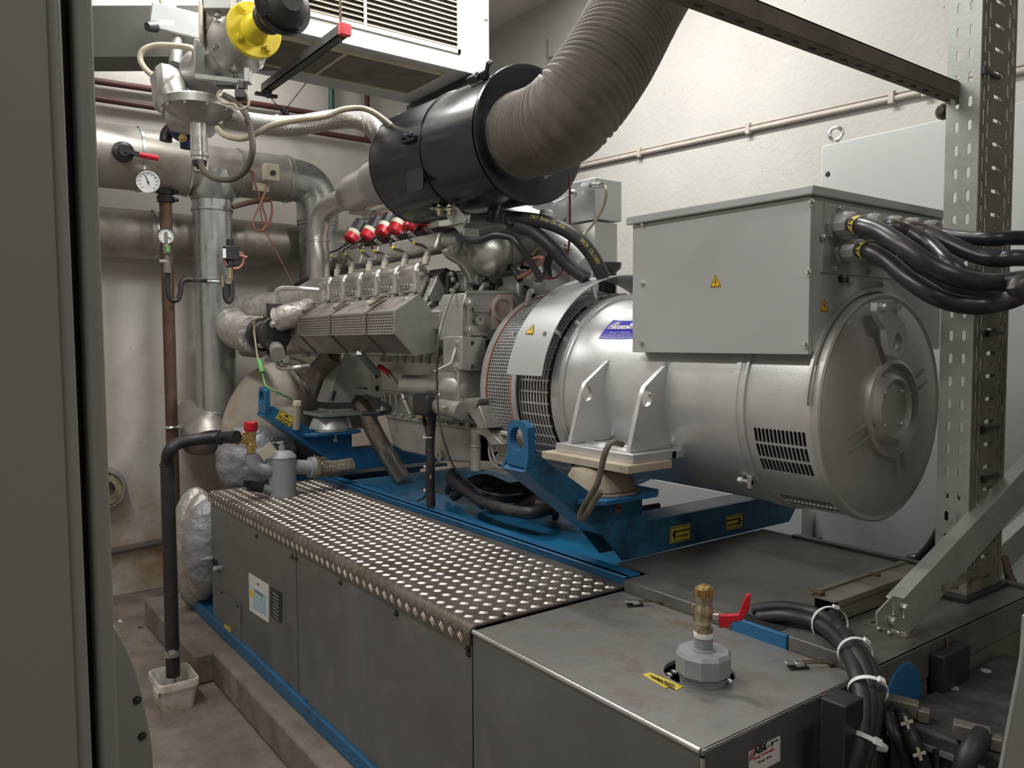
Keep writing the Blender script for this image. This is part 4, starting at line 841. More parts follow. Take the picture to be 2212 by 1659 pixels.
# cable bundle from the starter down to the frame, and the loose hose
cb = T('cable_bundle', 'black cable bundle with white ties hanging from the starter to the blue rail', 'cable')
O('cable_sheath', MB().tube([P(933, 897, Y=2.32), P(931, 925, Y=2.32), P(929, 965, Y=2.31), P(930, 1010, Y=2.30), P(929, 1045, Y=2.30), P(931, 1094, Y=2.30)], .026, 12, 6).tube([P(914, 900, Y=2.32), P(920, 920, Y=2.32), P(928, 945, Y=2.30)], .014, 10, 6).tube([P(927, 1060, Y=2.30), P(915, 1075, Y=2.28), P(902, 1082, Y=2.28)], .006, 8, 6), m_rub, cb)
for x, y in ((927, 944), (929, 1007), (929, 1058)): O('cable_tie', MB().torus(P(x, y, Y=2.31), (0, 0, 1), .027, .004).box(P(x, y, Y=2.31)+V((-.012, -.036, -.005)), P(x, y, Y=2.31)+V((.004, -.026, .007))), m_wire, cb)
O('cable_lug', MB().box(P(906, 890, Y=2.3), P(912, 904, Y=2.28)), m_brass, cb)
O('tape_cross', MB().box(P(930, 1030, Y=2.27)-V((.002, 0, .014)), P(930, 1030, Y=2.27)+V((.002, .002, .014))).box(P(930, 1030, Y=2.27)-V((.008, 0, .002)), P(930, 1030, Y=2.27)+V((.008, .002, .002))), m_cream, cb)
O('sensor_cable', MB().tube([P(983, 623, Y=2.4), P(968, 660, Y=2.25), P(953, 705, Y=2.0), P(945, 760, Y=1.98), P(944, 830, Y=2.1), P(948, 900, Y=2.15), P(960, 955, Y=2.2), P(985, 1015, Y=2.35), P(1030, 1055, Y=2.5), P(1080, 1070, Y=2.6), P(1130, 1066, Y=2.7)], .006, 10, 10).cyl(P(985, 619, Y=2.4), P(980, 632, Y=2.4), .013), m_tray,
  label='thin pale sensor cable hanging in front of the engine beside the shield', cat='cable')
O('coolant_hose', MB().tube([P(990, 1035, Y=2.55), P(978, 1022, Y=2.5), P(975, 1035, Y=2.45), P(1000, 1055, Y=2.42), P(1040, 1082, Y=2.42), P(1100, 1102, Y=2.44), P(1150, 1108, Y=2.47), P(1185, 1100, Y=2.6)], .032, 14, 8), m_rub,
  label='thick black hose lying in a curve on the blue drip pan', cat='hose')
rg = random.Random(4)
for k in range(9):
    xa = -4.3+k*.14; O('pipework', MB().tube([(xa, 2.6+rg.uniform(0, .3), -.97), (xa+.2, 2.66+rg.uniform(-.1, .25), -.88+rg.uniform(-.03, .04)), (xa+.28, 2.9, -.92), (xa+.45, 3.1, -.88)], rg.uniform(.018, .04), 10, 6), m_dark,
      label='dark oily hoses and pipes lying in the drip pan under the coupling', cat='hose', group='oily hoses under the coupling')
# ---------------------------------------------------------------- air filter, hose and charge pipe
FC = P(1150, 292, Y=2.6); FA = ((RI*((-180-CX)/FOC)-UP*((680-CY)/FOC)+FW)).normalized(); FR = .352; FL = 1.2
af = T('air_filter', 'glossy black cylindrical air filter housing above the engine', 'air filter')
O('filter_body', MB().lathe(FC, FA, [(.05, FR-.004), (FL-.03, FR-.004), (FL, FR-.03), (FL, .0)], 96), m_black, af)
O('filter_lid', MB().lathe(FC, FA, [(-.004, 0), (-.004, FR-.02), (.004, FR+.006), (.02, FR+.008), (.02, FR)], 96), m_black, af)
O('body_seam', MB().lathe(FC, FA, [(.57, FR-.002), (.572, FR+.003), (.58, FR+.003), (.582, FR-.002)], 96, cap=False), m_black, af)
O('end_rim', MB().torus(FC+FA*(FL-.02), FA, FR-.008, .008, 96), m_black, af)
def onF(ang, t, r=FR):
    _, u, v = frame(FA); u = V((0, -1, 0))-FA*(V((0, -1, 0)).dot(FA)); u.normalize(); v = V((0, 0, 1)); a = math.radians(ang)
    return FC+FA*t+(u*math.cos(a)+v*math.sin(a))*r, u*math.cos(a)+v*math.sin(a)
p_, n_ = onF(52, .16); 
O('spring_clip', MB().obb(p_+n_*.02, FA, n_, .08, .02, .02).obb(p_+n_*.035-FA*.10, FA*.9-n_*.7, n_, .05, .012, .016).cyl(p_+n_*.02-FA*.02+V((0, -.03, 0)), p_+n_*.02-FA*.02+V((0, .03, 0)), .018), m_blk, af, bev=.005)
p_, n_ = onF(6, .66); O('band_bracket', MB().obb(p_+n_*.012, FA, n_, .07, .012, .012).bolt(p_+n_*.02-FA*.03+V((0, 0, .01)), (0, 0, 1), .013, .02).bolt(p_+n_*.02+FA*.04+V((0, 0, .01)), (0, 0, 1), .013, .02), m_black, af)
p_, n_ = onF(-24, .66); O('name_plate', MB().obb(p_+n_*.002, FA, V((0, 0, 1)), .09, .10, .003), m_fpl, af)
O('lid_rib', MB().obb(P(1082, 247, X=FC.x+.02), (0, .5, .6), (1, 0, 0), .035, .004, .003), m_black, af)
# filter support brackets
mb = MB(); mb.beam(P(938, 452, Y=2.45), P(990, 452, Y=2.5), .08, .012).beam(P(972, 452, Y=2.46), P(1003, 490, Y=2.46), .012, .10, (1, 0, 0)).box(P(998, 480, Y=2.44), P(1035, 498, Y=2.7)).box(P(1003, 492, Y=2.45), P(1030, 515, Y=2.55))
O('support_bracket', mb, m_cream if 0 else m_galv, af, bev=.003)
for x in (950, 972): O('bracket_bolt', MB().bolt(P(x, 452, Y=2.42), (0, 0, -1), .018, .03).bolt(P(x, 448, Y=2.42), (0, 0, 1), .016, .014), m_brassl, af)
O('pipe_stub', MB().cyl(P(1065, 450, Y=2.62), P(1062, 480, Y=2.62), .03), m_blk, af)
O('pipe_stub', MB().cyl(P(1090, 455, Y=2.62), P(1090, 480, Y=2.62), .026), m_blk, af)
O('stub_clamp', MB().torus(P(1100, 473, Y=2.55), (1, -.2, 0), .034, .007), m_blk, af)
# corrugated intake hose rising out of the frame
hp_ = [P(1128, 293, X=-3.30), P(1185, 275, X=-3.02), P(1238, 235, X=-2.80), P(1312, 135, X=-2.74), P(1380, 12, X=-2.76), P(1440, -90, X=-2.78), P(1490, -180, X=-2.8), P(1520, -235, X=-2.8)]
HR = .214; rb = .0295
ah = T('air_hose', 'brown corrugated flexible duct rising from the black air filter to the ceiling', 'hose')
O('corrugated_duct', MB().tube(hp_, HR, 64, 64, rf=lambda l: HR-.011+.013*abs(math.sin(math.pi*l/rb))), m_hose, ah, ang=80)
O('hose_clamp', MB().lathe(hp_[0], hp_[1]-hp_[0], [(.02, HR+.004), (.05, HR+.004), (.05, HR-.01)], 64, cap=False), m_alu, ah)
_ax = (hp_[1]-hp_[0]).normalized(); O('inlet_collar', MB().lathe(hp_[0]-_ax*.04, _ax, [(0, HR+.012), (.045, HR+.012), (.05, HR)], 64, cap=False), m_black, ah)
q = P(1113, 235, X=-3.2); O('clamp_screw', MB().beam(q-V((0, .0, .03)), q+V((0, .02, .035)), .018, .018).cyl(q+V((.0, .015, .035)), q+V((.0, .03, .06)), .008), m_alu, ah)
O('hanging_tape', MB().prism([P(x, y, X=-3.1) for x, y in ((1172, 377), (1215, 362), (1178, 387))], (.003, 0, 0)), m_beige, ah)
# charge air pipe on the left
cp = T('charge_air_pipe', 'bare silver elbow pipe from the black filter down to the engine', 'pipe')
cpt = [P(690, 640, Y=2.45), P(690, 560, Y=2.45), P(688, 510, Y=2.46), P(697, 465, Y=2.48), P(722, 440, Y=2.5), P(752, 428, Y=2.52)]
O('pipe_elbow', MB().tube(cpt, .079, 32, 8), m_silv, cp, ang=60)
O('pipe_reducer', MB().tube([P(745, 431, Y=2.52), P(770, 417, Y=2.53), P(800, 402, Y=2.55), P(838, 385, Y=2.58)], .13, 32, 6, rf=lambda l: .083+.055*min(1, l/.16)), m_silv, cp, ang=60)
O('coupling_sleeve', MB().cyl(P(812, 397, Y=2.56), P(842, 380, Y=2.58), .150, n=40).box(P(812, 345, Y=2.56)-V((.03, .03, .02)), P(832, 352, Y=2.56)), m_gland, cp)
O('weld_ring', MB().torus(P(748, 429, Y=2.52), (P(770, 417, Y=2.53)-P(745, 431, Y=2.52)), .086, .007).torus(P(690, 520, Y=2.455), (0, 0, 1), .080, .003), m_alu, cp)
O('pipe_stay', MB().beam(P(756, 455, Y=2.52), P(808, 462, Y=2.55), .012, .05).beam(P(800, 462, Y=2.55), P(905, 430, Y=2.7), .03, .03).bolt(P(803, 462, Y=2.52), (0, -1, 0), .016, .02), m_cast, cp)
# hoses, cables on the engine's right
def hose(nm, pts, r, m, label, cat='hose', group=None, n=12): return O(nm, MB().tube([P(x, y, Y=Y) for x, y, Y in pts], r, n, 8), m, label=label, cat=cat, group=group)
h1 = T('coolant_hose', 'upper thick black hose with yellow print arching behind the alternator guard', 'hose')
hpts = [P(x, y, Y=Y) for x, y, Y in ((1100, 470, 2.6), (1150, 474, 2.62), (1200, 487, 2.65), (1245, 513, 2.7), (1280, 553, 2.75), (1305, 602, 2.8))]
O('hose_body', MB().tube(hpts, .036, 14, 10), m_rub, h1)
m_yt = M('hose_print', (.45, .38, .12), .6, 0, 0)
ccc = catmull(hpts, 10)
for ss_, k0 in (('ITALY  Parker ITR  4016', 11), ('RACOR  DELIVERY', 33)):
    for i, chh in enumerate(ss_):
        k = k0+i*(.62 if k0 == 11 else .75); a_ = ccc[int(k)]; b_ = ccc[int(k)+1]; q = a_+(b_-a_)*(k-int(k)); d = (b_-a_).normalized(); nrm = V((.8, -.59, .1)); nrm = (nrm-d*nrm.dot(d)).normalized(); up = nrm.cross(d)
        if chh != ' ': text(chh, .03, q+nrm*.0362, d, up, m_yt, h1, 'printed_letter')
hose('coolant_hose', ((1105, 485, 2.6), (1150, 500, 2.62), (1190, 532, 2.65), (1225, 570, 2.7), (1268, 602, 2.75)), .036, m_rub, 'lower thick black hose sloping down behind the alternator guard')
hose('black_cable', ((985, 500, 2.5), (995, 513, 2.45), (1030, 520, 2.42), (1070, 509, 2.42), (1105, 514, 2.45), (1120, 528, 2.45), (1145, 565, 2.5), (1172, 606, 2.55)), .018, m_blk, 'black cable draped over the bulbous intake elbow', 'cable')
hose('red_tube', ((1231, 378, 2.75), (1231, 440, 2.72), (1230, 520, 2.72), (1221, 570, 2.72), (1205, 597, 2.72), (1180, 600, 2.7), (1160, 585, 2.7)), .006, M('dark_red_tube', (.16, .03, .03), .4), 'thin dark red tube dropping from the black filter lid', 'tube')
hose('brown_lead', ((1150, 550, 2.8), (1165, 535, 2.8), (1195, 530, 2.8), (1235, 540, 2.85)), .008, m_beige, 'short brown lead looping over the silver intake plenum', 'cable')
hose('black_loop', ((1185, 600, 2.85), (1182, 575, 2.85), (1192, 552, 2.85), (1225, 535, 2.9)), .022, m_blk, 'short black hose loop in front of the silver compressor housing', 'hose')
hose('grey_lead', ((1298, 400, 3.2), (1308, 405, 3.2), (1309, 425, 3.2), (1300, 455, 3.2), (1280, 485, 3.2), (1250, 520, 3.1), (1240, 540, 3.0)), .009, m_beige, 'pale cable curving down from the silver actuator box', 'cable')
ab = T('actuator_box', 'silver grey actuator box beside the air filter lid, before the right wall', 'box')
q = P(1245, 480, Y=3.2); q2_ = P(1285, 382, Y=3.2); O('housing', MB().box((q.x-.15, 3.2, q.z), (q2_.x, 3.42, q2_.z)), m_box, ab, bev=.006)
O('cable_gland', MB().cyl(P(1270, 402, Y=3.19), P(1300, 400, Y=3.12), .018).cyl(P(1262, 402, Y=3.2), P(1280, 402, Y=3.16), .028, n=6), m_alu, ab)
O('link_rod', MB().cyl(P(1190, 445, Y=3.1), P(1240, 420, Y=3.15), .009).sph(P(1238, 418, Y=3.15), .025), m_alu, ab)
O('lower_column', MB().box((q.x-.1, 3.22, q.z-.55), (q2_.x-.02, 3.4, q.z-.01)), m_cast, ab)
fcp = T('oil_filler', 'round black filler cap behind the curved cover of the alternator guard', 'filler'); q = P(1312, 600, Y=3.1)
O('cap_lid', MB().lathe(q+V((0, 0, .03)), (0, 0, 1), [(0, .05), (.02, .075), (.05, .08), (.055, .07), (.055, 0)], 28), m_blk, fcp); O('cap_neck', MB().cyl(q-V((0, 0, .12)), q+V((0, 0, .03)), .05), m_blk, fcp)
hose('copper_branch', ((1135, 570, 2.6), (1150, 560, 2.6), (1172, 557, 2.6), (1160, 575, 2.6), (1140, 590, 2.6), (1120, 600, 2.6)), .011, m_copper, 'small copper line twisted between the elbow and the black cable', 'tube')
rg = random.Random(9)
for k in range(16):
    a_ = P(rg.uniform(1000, 1170), rg.uniform(600, 632), Y=rg.uniform(2.65, 3.0)); d = V((rg.uniform(-.2, .2), rg.uniform(-.15, .15), rg.uniform(-.08, .1)))
    O('valley_pipe', MB().tube([a_, a_+d*.5+V((0, 0, .03)), a_+d], rg.uniform(.008, .026), 10, 5), m_cast if k % 2 else m_dark, EN)
O('valley_block', MB().box(P(1005, 630, Y=2.6), P(1180, 600, Y=3.3)).box((-4.2, 2.75, .1), (-3.65, 3.2, .38)), m_cast, EN, bev=.01)
# ---------------------------------------------------------------- deck right of the enclosure, side frame, batteries
DZ = -.955; XD = -1.185
dk = T('deck_cover', 'galvanised deck sheet between the blue beam and the perforated cable tray', 'deck')
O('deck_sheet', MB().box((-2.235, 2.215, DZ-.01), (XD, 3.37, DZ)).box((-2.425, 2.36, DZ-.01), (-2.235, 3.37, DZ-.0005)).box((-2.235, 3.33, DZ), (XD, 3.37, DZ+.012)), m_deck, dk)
cut0, cut1 = P(1583, 1318, Y=2.212).x, P(1705, 1385, Y=2.212).x
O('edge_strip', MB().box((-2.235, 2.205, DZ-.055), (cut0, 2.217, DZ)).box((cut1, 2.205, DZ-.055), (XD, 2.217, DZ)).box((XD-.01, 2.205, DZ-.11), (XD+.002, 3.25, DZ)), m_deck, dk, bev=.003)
O('blue_edge', MB().box((cut0+.003, 2.20, DZ-.056), (cut1-.003, 2.217, DZ+.001)).box((cut0, 2.217, DZ-.03), (cut0+.02, 2.28, DZ+.002)), m_blue, dk, bev=.003)
O('cable_opening', MB().box((cut0+.02, 2.218, DZ-.001), (cut1-.04, 2.27, DZ+.001)), m_hole, dk)
sf = T('side_plate', 'dark grey lower side plate below the deck with a blue tank end', 'panel')
O('plate_sheet', MB().box((XD-.014, 2.215, -1.84), (XD-.004, 3.30, DZ-.115)), m_tray, sf)
q = P(1948, 1505, X=XD); O('blue_tank_end', MB().lathe(q, (1, 0, 0), [(-.02, .105), (.004, .105), (.008, .10), (.008, 0)], 40), m_blue, sf)
bt = T('battery', 'big black dusty starter battery standing below the deck', 'battery')
BX0, BX1, BY0, BY1, BZ = XD+.02, -.60, 2.24, 3.0, -1.10
m_batt = M('battery_case', (.035, .034, .036), .6, 0, .2, 12, .3, 300, .05, (.10, .095, .085), .42, 9)
O('battery_case', MB().box((BX0, BY0, ZF), (BX1, BY1, BZ-.05)), m_batt, bt, bev=.006)
O('battery_lid', MB().box((BX0-.004, BY0-.012, BZ-.05), (BX1+.01, BY1+.01, BZ)), m_batt, bt, bev=.012, seg=3)
O('lid_rim', MB().box((BX0, BY0-.02, BZ-.055), (BX1, BY0-.008, BZ-.04)), m_grey, bt)
for x, y in ((2014, 1454), (2060, 1487), (2130, 1450)): O('vent_plug', MB().cyl(P(x, y, Z=BZ), P(x, y, Z=BZ)+V((0, 0, .003)), .016, n=16), m_gland, bt)
O('carry_rope', MB().tube([(BX0+.14, BY0-.015, BZ-.04), (BX0+.15, BY0-.02, BZ-.15), (BX0+.22, BY0-.02, BZ-.2), (BX0+.32, BY0-.02, BZ-.17), (BX0+.34, BY0-.02, BZ-.03)], .010, 10, 6), m_blk, bt)
def clamp(x, y, label):
    t = T('battery_terminal', label, 'terminal'); q = P(x, y, Z=BZ+.03)
    O('terminal_cover', MB().obb(q, (.8, .35, -.05), (0, 0, 1), .044, .022, .022).obb(q+V((.056, .016, -.01)), (.8, .35, -.05), (0, 0, 1), .016, .018, .018), m_tray, t, bev=.004); return t
clamp(1948, 1525, 'grey battery terminal cover with two cables, beside the side plate')
clamp(2098, 1583, 'grey battery terminal cover with one thick cable, nearest the camera')
def cab(nm, pts, r, m, label, group=None, cat='cable', n=14): return O(nm, MB().tube([PD(*p_) if len(p_) == 3 else V(p_) for p_ in pts], r, n, 8), m, label=label, cat=cat, group=group)
DB = FW.dot(P(1938, 1527, Z=BZ+.04))-2.55; DC = FW.dot(P(2120, 1590, Z=BZ+.03))-2.62
cbm = T('battery_cable', 'pair of black battery cables marked with pale crosses', 'cable')
O('cable_core', MB().tube([P(1938, 1527, Z=BZ+.04), PD(1925, 1545, 2.55+DB), PD(1935, 1590, 2.5+DB), PD(1955, 1630, 2.5+DB), PD(1962, 1670, 2.5+DB), PD(1962, 1740, 2.5+DB)], .019, 12, 8).tube([P(1945, 1530, Z=BZ+.04), PD(1950, 1550, 2.53+DB), PD(1972, 1600, 2.47+DB), PD(1990, 1640, 2.46+DB), PD(1998, 1670, 2.46+DB), PD(2000, 1740, 2.46+DB)], .021, 12, 8), m_rub, cbm)
for x, y, D in ((1959, 1561, 2.478+DB), (1986, 1629, 2.435+DB)):
    q = PD(x, y, D); O('tape_cross', MB().obb(q, RI+UP*.3, UP, .018, .004, .0015).obb(q, UP-RI*.3, RI, .018, .004, .0015), m_cream, cbm)
cab('battery_cable', ((2120, 1590, 2.62+DC), (2105, 1610, 2.58+DC), (2085, 1650, 2.56+DC), (2070, 1720, 2.56+DC)), .028, m_rub, 'single thick black cable leaving the battery terminal nearest the camera')
O('black_post', MB().box((XD+.03, 1.86, ZF), (XD+.10, 1.95, -.94)), m_blk, label='black square post between the cover end and the battery, topped flat', cat='post', bev=.004)
O('black_post', MB().box((XD+.004, 2.50, -1.10), (XD+.05, 2.68, -.985)), m_blk, label='short black block on the side plate behind the battery', cat='block', bev=.004)
O('hasp_wire', MB().tube([P(2044, 1375, X=XD+.006), P(2048, 1395, X=XD+.012), P(2052, 1428, X=XD+.01)], .004, 8, 4).tube([P(2050, 1380, X=XD+.01), P(2046, 1400, X=XD+.012), P(2050, 1425, X=XD+.014)], .003, 8, 4), m_rust, label='thin rusty wire hasp hanging down the side plate', cat='wire')
# cable run lying on the deck and dropping past the corner
cr_ = T('cable_run', 'bundle of heavy black cables tied with white zip ties over the deck corner', 'cable')
runs = [[P(1625, 1318, Z=DZ+.01), P(1690, 1312, Z=DZ+.03), P(1760, 1325, Z=DZ+.03), P(1805, 1352, Z=DZ+.03), PD(1842, 1400, 2.36), PD(1868, 1450, 2.25), PD(1878, 1510, 2.16), PD(1870, 1580, 2.11), PD(1850, 1640, 2.09), PD(1835, 1720, 2.09)],
    [P(1640, 1335, Z=DZ+.0), P(1700, 1332, Z=DZ+.03), P(1760, 1345, Z=DZ+.03), P(1800, 1372, Z=DZ+.03), PD(1830, 1408, 2.36), PD(1850, 1460, 2.22), PD(1863, 1520, 2.13), PD(1857, 1590, 2.08), PD(1840, 1650, 2.06), PD(1812, 1720, 2.06)],
    [(-1.50, 2.50, DZ+.03), P(1803, 1340, Z=DZ+.03), P(1815, 1362, Z=DZ+.035), PD(1850, 1398, 2.40), PD(1880, 1445, 2.28), PD(1890, 1500, 2.18), PD(1882, 1580, 2.13), PD(1862, 1650, 2.11), PD(1866, 1720, 2.13)]]
for k, r_ in enumerate(runs): O('cable_core', MB().tube(r_, .0225, 14, 8), m_rub, cr_)
cts = [catmull(r_, 8) for r_ in runs]
for ty in (1348, 1411, 1492, 1598):
    pk = []
    for c_ in cts:
        f_ = lambda q: abs((CY-FOC*q.dot(UP)/q.dot(FW))-ty)+(0 if q.dot(RI)/q.dot(FW)*FOC+CX > 1770 else 900)
        i_ = min(range(1, len(c_)-1), key=lambda k: f_(c_[k])); pk.append((c_[i_], (c_[i_+1]-c_[i_-1]).normalized()))
    ce = (pk[0][0]+pk[1][0]+pk[2][0])/3; d = (pk[0][1]+pk[1][1]+pk[2][1]).normalized(); rr = max((p_[0]-ce-(p_[0]-ce).dot(d)*d).length for p_ in pk)+.024
    n = -(FW-d*FW.dot(d)).normalized()
    O('zip_tie', MB().lathe(ce-d*.006, d, [(0, rr+.002), (.012, rr+.002), (.012, rr), (0, rr)], 24, cap=False).obb(ce+n*(rr+.003), d, n.cross(d), .009, .009, .005), m_wire, cr_)
# trunking
tr = T('cable_trunking', 'dusty open ended steel trunking on the deck with a flat lid', 'trunking')
tx, ty0, ty1 = -1.50, 2.44, 3.05
O('trunk_body', MB().box((tx-.045, ty0, DZ), (tx-.041, ty1, DZ+.075)).box((tx+.041, ty0, DZ), (tx+.045, ty1, DZ+.075)).box((tx-.045, ty0, DZ), (tx+.045, ty1, DZ+.004)), m_tray, tr)
O('trunk_lid', MB().box((tx-.06, ty0-.03, DZ+.075), (tx+.05, ty1, DZ+.079)).box((tx-.06, ty0-.03, DZ+.079), (tx-.035, ty1, DZ+.086)).box((tx+.05, ty0-.01, DZ+.06), (tx+.053, ty1, DZ+.079)), m_tray, tr)
O('lid_clip', MB().box((tx-.05, ty0-.02, DZ+.079), (tx-.01, ty0+.01, DZ+.09)).box((tx-.045, ty0+.35, DZ+.079), (tx-.01, ty0+.37, DZ+.088)), m_rust, tr)
# perforated upright cable tray
ct = T('cable_tray', 'tall upright perforated cable tray standing at the end of the deck', 'cable tray')
TX, TY0, TY1, TZ0, TZ1 = -1.30, 3.02, 3.30, DZ, 1.75
holes = []; z = .06; k = 0
while z < TZ1-TZ0-.06:
    holes += [rrect(.14, z, .078, .014, .007, 3)]
    if k % 2: holes.append(circ(.14, z+.042, .006, 10))
    else: holes += [circ(.112, z+.042, .004, 8), circ(.168, z+.042, .004, 8)]
    for cx_, of in ((.030, 0), (.062, .042), (.218, .042), (.25, 0)):
        if z+of < TZ1-TZ0-.05: holes.append(rrect(cx_, z+of, .012, .062, .006, 3))
    z += .084; k += 1
mb = MB(); plate(mb, [(0, 0), (TY1-TY0, 0), (TY1-TY0, TZ1-TZ0), (0, TZ1-TZ0)], holes, .004, (TX, TY0, TZ0), (0, 1, 0), (0, 0, 1))
O('tray_web', mb, m_tray, ct)
fw = .115; fl = [rrect(x, .05+k*.0832, .014, .037, .007, 3) for k in range(int((TZ1-TZ0-.1)/.0832)) for x in (.038, .082)]
mb = MB(); plate(mb, [(0, 0), (fw, 0), (fw, TZ1-TZ0), (0, TZ1-TZ0)], fl, .004, (TX-fw, TY0, TZ0), (1, 0, 0), (0, 0, 1))
O('tray_flange', mb, m_galv, ct)
mb = MB(); plate(mb, [(0, 0), (fw*.5, 0), (fw*.5, TZ1-TZ0), (0, TZ1-TZ0)], [rrect(.03, .05+k*.0832, .014, .037, .007, 3) for k in range(int((TZ1-TZ0-.1)/.0832))], .004, (TX-fw*.5, TY1, TZ0), (1, 0, 0), (0, 0, 1)); mb.box((TX-fw, TY0, TZ0), (TX-fw+.004, TY0+.012, TZ1))
O('tray_flange', mb, m_tray, ct)
O('foot_seal', MB().box((TX-.14, TY0-.04, DZ), (TX+.02, TY1+.03, DZ+.02)), m_dark, ct, bev=.004)
for x, y in ((2140, 160), (2150, 720), (2140, 925), (2140, 1030)):
    q = P(x, y, X=TX+.006); O('tie_mark', MB().box((q.x, q.y-.07, q.z-.006), (q.x+.006, q.y+.07, q.z+.006)).box((q.x, q.y-.075, q.z-.014), (q.x+.012, q.y-.055, q.z+.012)), m_blk, ct)
# diagonal channel braces
def chan(nm, a, b_, w, h, label, m, up=(1, 0, 0)):
    a = V(a); b_ = V(b_); d = (b_-a).normalized(); u = V(up); v = d.cross(u).normalized(); t = T(nm, label, 'brace')
    mb = MB().beam(a, b_, .006, w, v) if 0 else MB()
    c = (a+b_)/2; L_ = (b_-a).length/2
    mb.obb(c, d, v, L_, w/2, .003).obb(c+v*(w/2-.003)-u*h/2, d, v, L_, .003, h/2).obb(c-v*(w/2-.003)-u*h/2, d, v, L_, .003, h/2)
    O('channel_web', mb, m, t, bev=.002); return t, d, v
BRX = -1.255
a_ = P(1952, 1335, X=BRX); b_ = P(2250, 1010, X=BRX); b_ = a_+(b_-a_)*1.5
t, d, v = chan('diagonal_brace', a_, b_, .13, .05, 'grey channel brace rising diagonally from the deck corner to the right', m_galv)
fp = P(1935, 1385, Z=DZ)
mb = MB(); plate(mb, [(0, 0), (.12, 0), (.12, .035), (0, .035)], [], .004, P(1888, 1362, Z=DZ+.002), P(1952, 1385, Z=DZ)-P(1888, 1362, Z=DZ), (1, .2, 0))
FO = P(1955, 1378, Z=DZ+.002)
mb = MB(); plate(mb, [(0, 0), (-.16, 0), (-.16, .075), (0, .075)], [rrect(-.03, .04, .02, .04, .004), rrect(-.08, .04, .02, .04, .004), rrect(-.13, .04, .02, .04, .004)], .005, (FO.x, FO.y, DZ+.003), (1, -.1, 0), (.1, 1, 0))
fpl = O('foot_plate', mb, m_tray, t)
XBp = BRX+.012
bp_ = [P(x, y, X=XBp) for x, y in ((1893, 1323), (1927, 1287), (1964, 1296), (1958, 1368), (1893, 1350))]
mb = MB(); plate(mb, [(q.y, q.z) for q in bp_], [[(P(x, y, X=XBp).y+a1, P(x, y, X=XBp).z+b1) for a1, b1 in rrect(0, 0, .010, .06, .005, 3)] for x, y in ((1928, 1308), (1950, 1315))], .006, (0, 0, 0), (1, 0, 0), (0, 1, 0), fn=lambda a, b1, c: V((XBp+c, a, b1)))
O('foot_bracket', mb, m_galv, t)
for x, y in ((1923, 1338), (1949, 1310)): O('foot_bolt', MB().bolt(P(x, y, X=XBp+.004), (1, 0, 0), .011, .014), m_alu, t)
for x, y in ((1898, 1358), (1921, 1367), (1941, 1367)): O('plate_screw', MB().sph(P(x, y, Z=DZ+.007), .007), m_alu, t)
a_ = P(2022, 1345, X=-1.42); b_ = P(2290, 1090, X=-1.42); b_ = a_+(b_-a_)*1.5
t, d, v = chan('diagonal_brace', a_, b_, .13, .05, 'second grey channel brace running parallel just behind the first', m_galv)
O('foot_bolt', MB().bolt(P(2018, 1305, X=-1.415), (1, 0, 0), .016, .01), m_alu, t)
O('slot_stay', MB().beam(P(2042, 1270, X=-1.24), P(2115, 1230, X=-1.30), .03, .014), m_tray, label='short rusty stay bar wedged across the diagonal braces', cat='bar')
# long slotted strut overhead
SX = -1.42; a_ = P(2062, 200, X=SX); b_ = P(1250, -100, X=SX); b_.z = a_.z
st_ = T('slotted_strut', 'brown slotted steel strut running from the cable tray up to the left', 'strut'); Ln = (a_-b_).length
ns = int(Ln/.085); mb = MB(); plate(mb, [(0, 0), (Ln, 0), (Ln, .05), (0, .05)], [rrect(.05+k*.085, .025, .045, .014, .006, 3) for k in range(ns)], .004, (SX, a_.y-Ln, a_.z-.045), (0, 1, 0), (1, 0, 0))
mb.box((SX, a_.y-Ln, a_.z-.045), (SX+.004, a_.y, a_.z+.012)).box((SX+.046, a_.y-Ln, a_.z-.045), (SX+.050, a_.y, a_.z+.012)).box((SX+.036, a_.y-Ln, a_.z+.008), (SX+.05, a_.y, a_.z+.012))
O('strut_profile', mb, m_hose, st_)
O('strut_end_bolt', MB().bolt((SX-.02, a_.y-.03, a_.z-.07), (0, -1, 0), .02, .03), m_hose, st_)
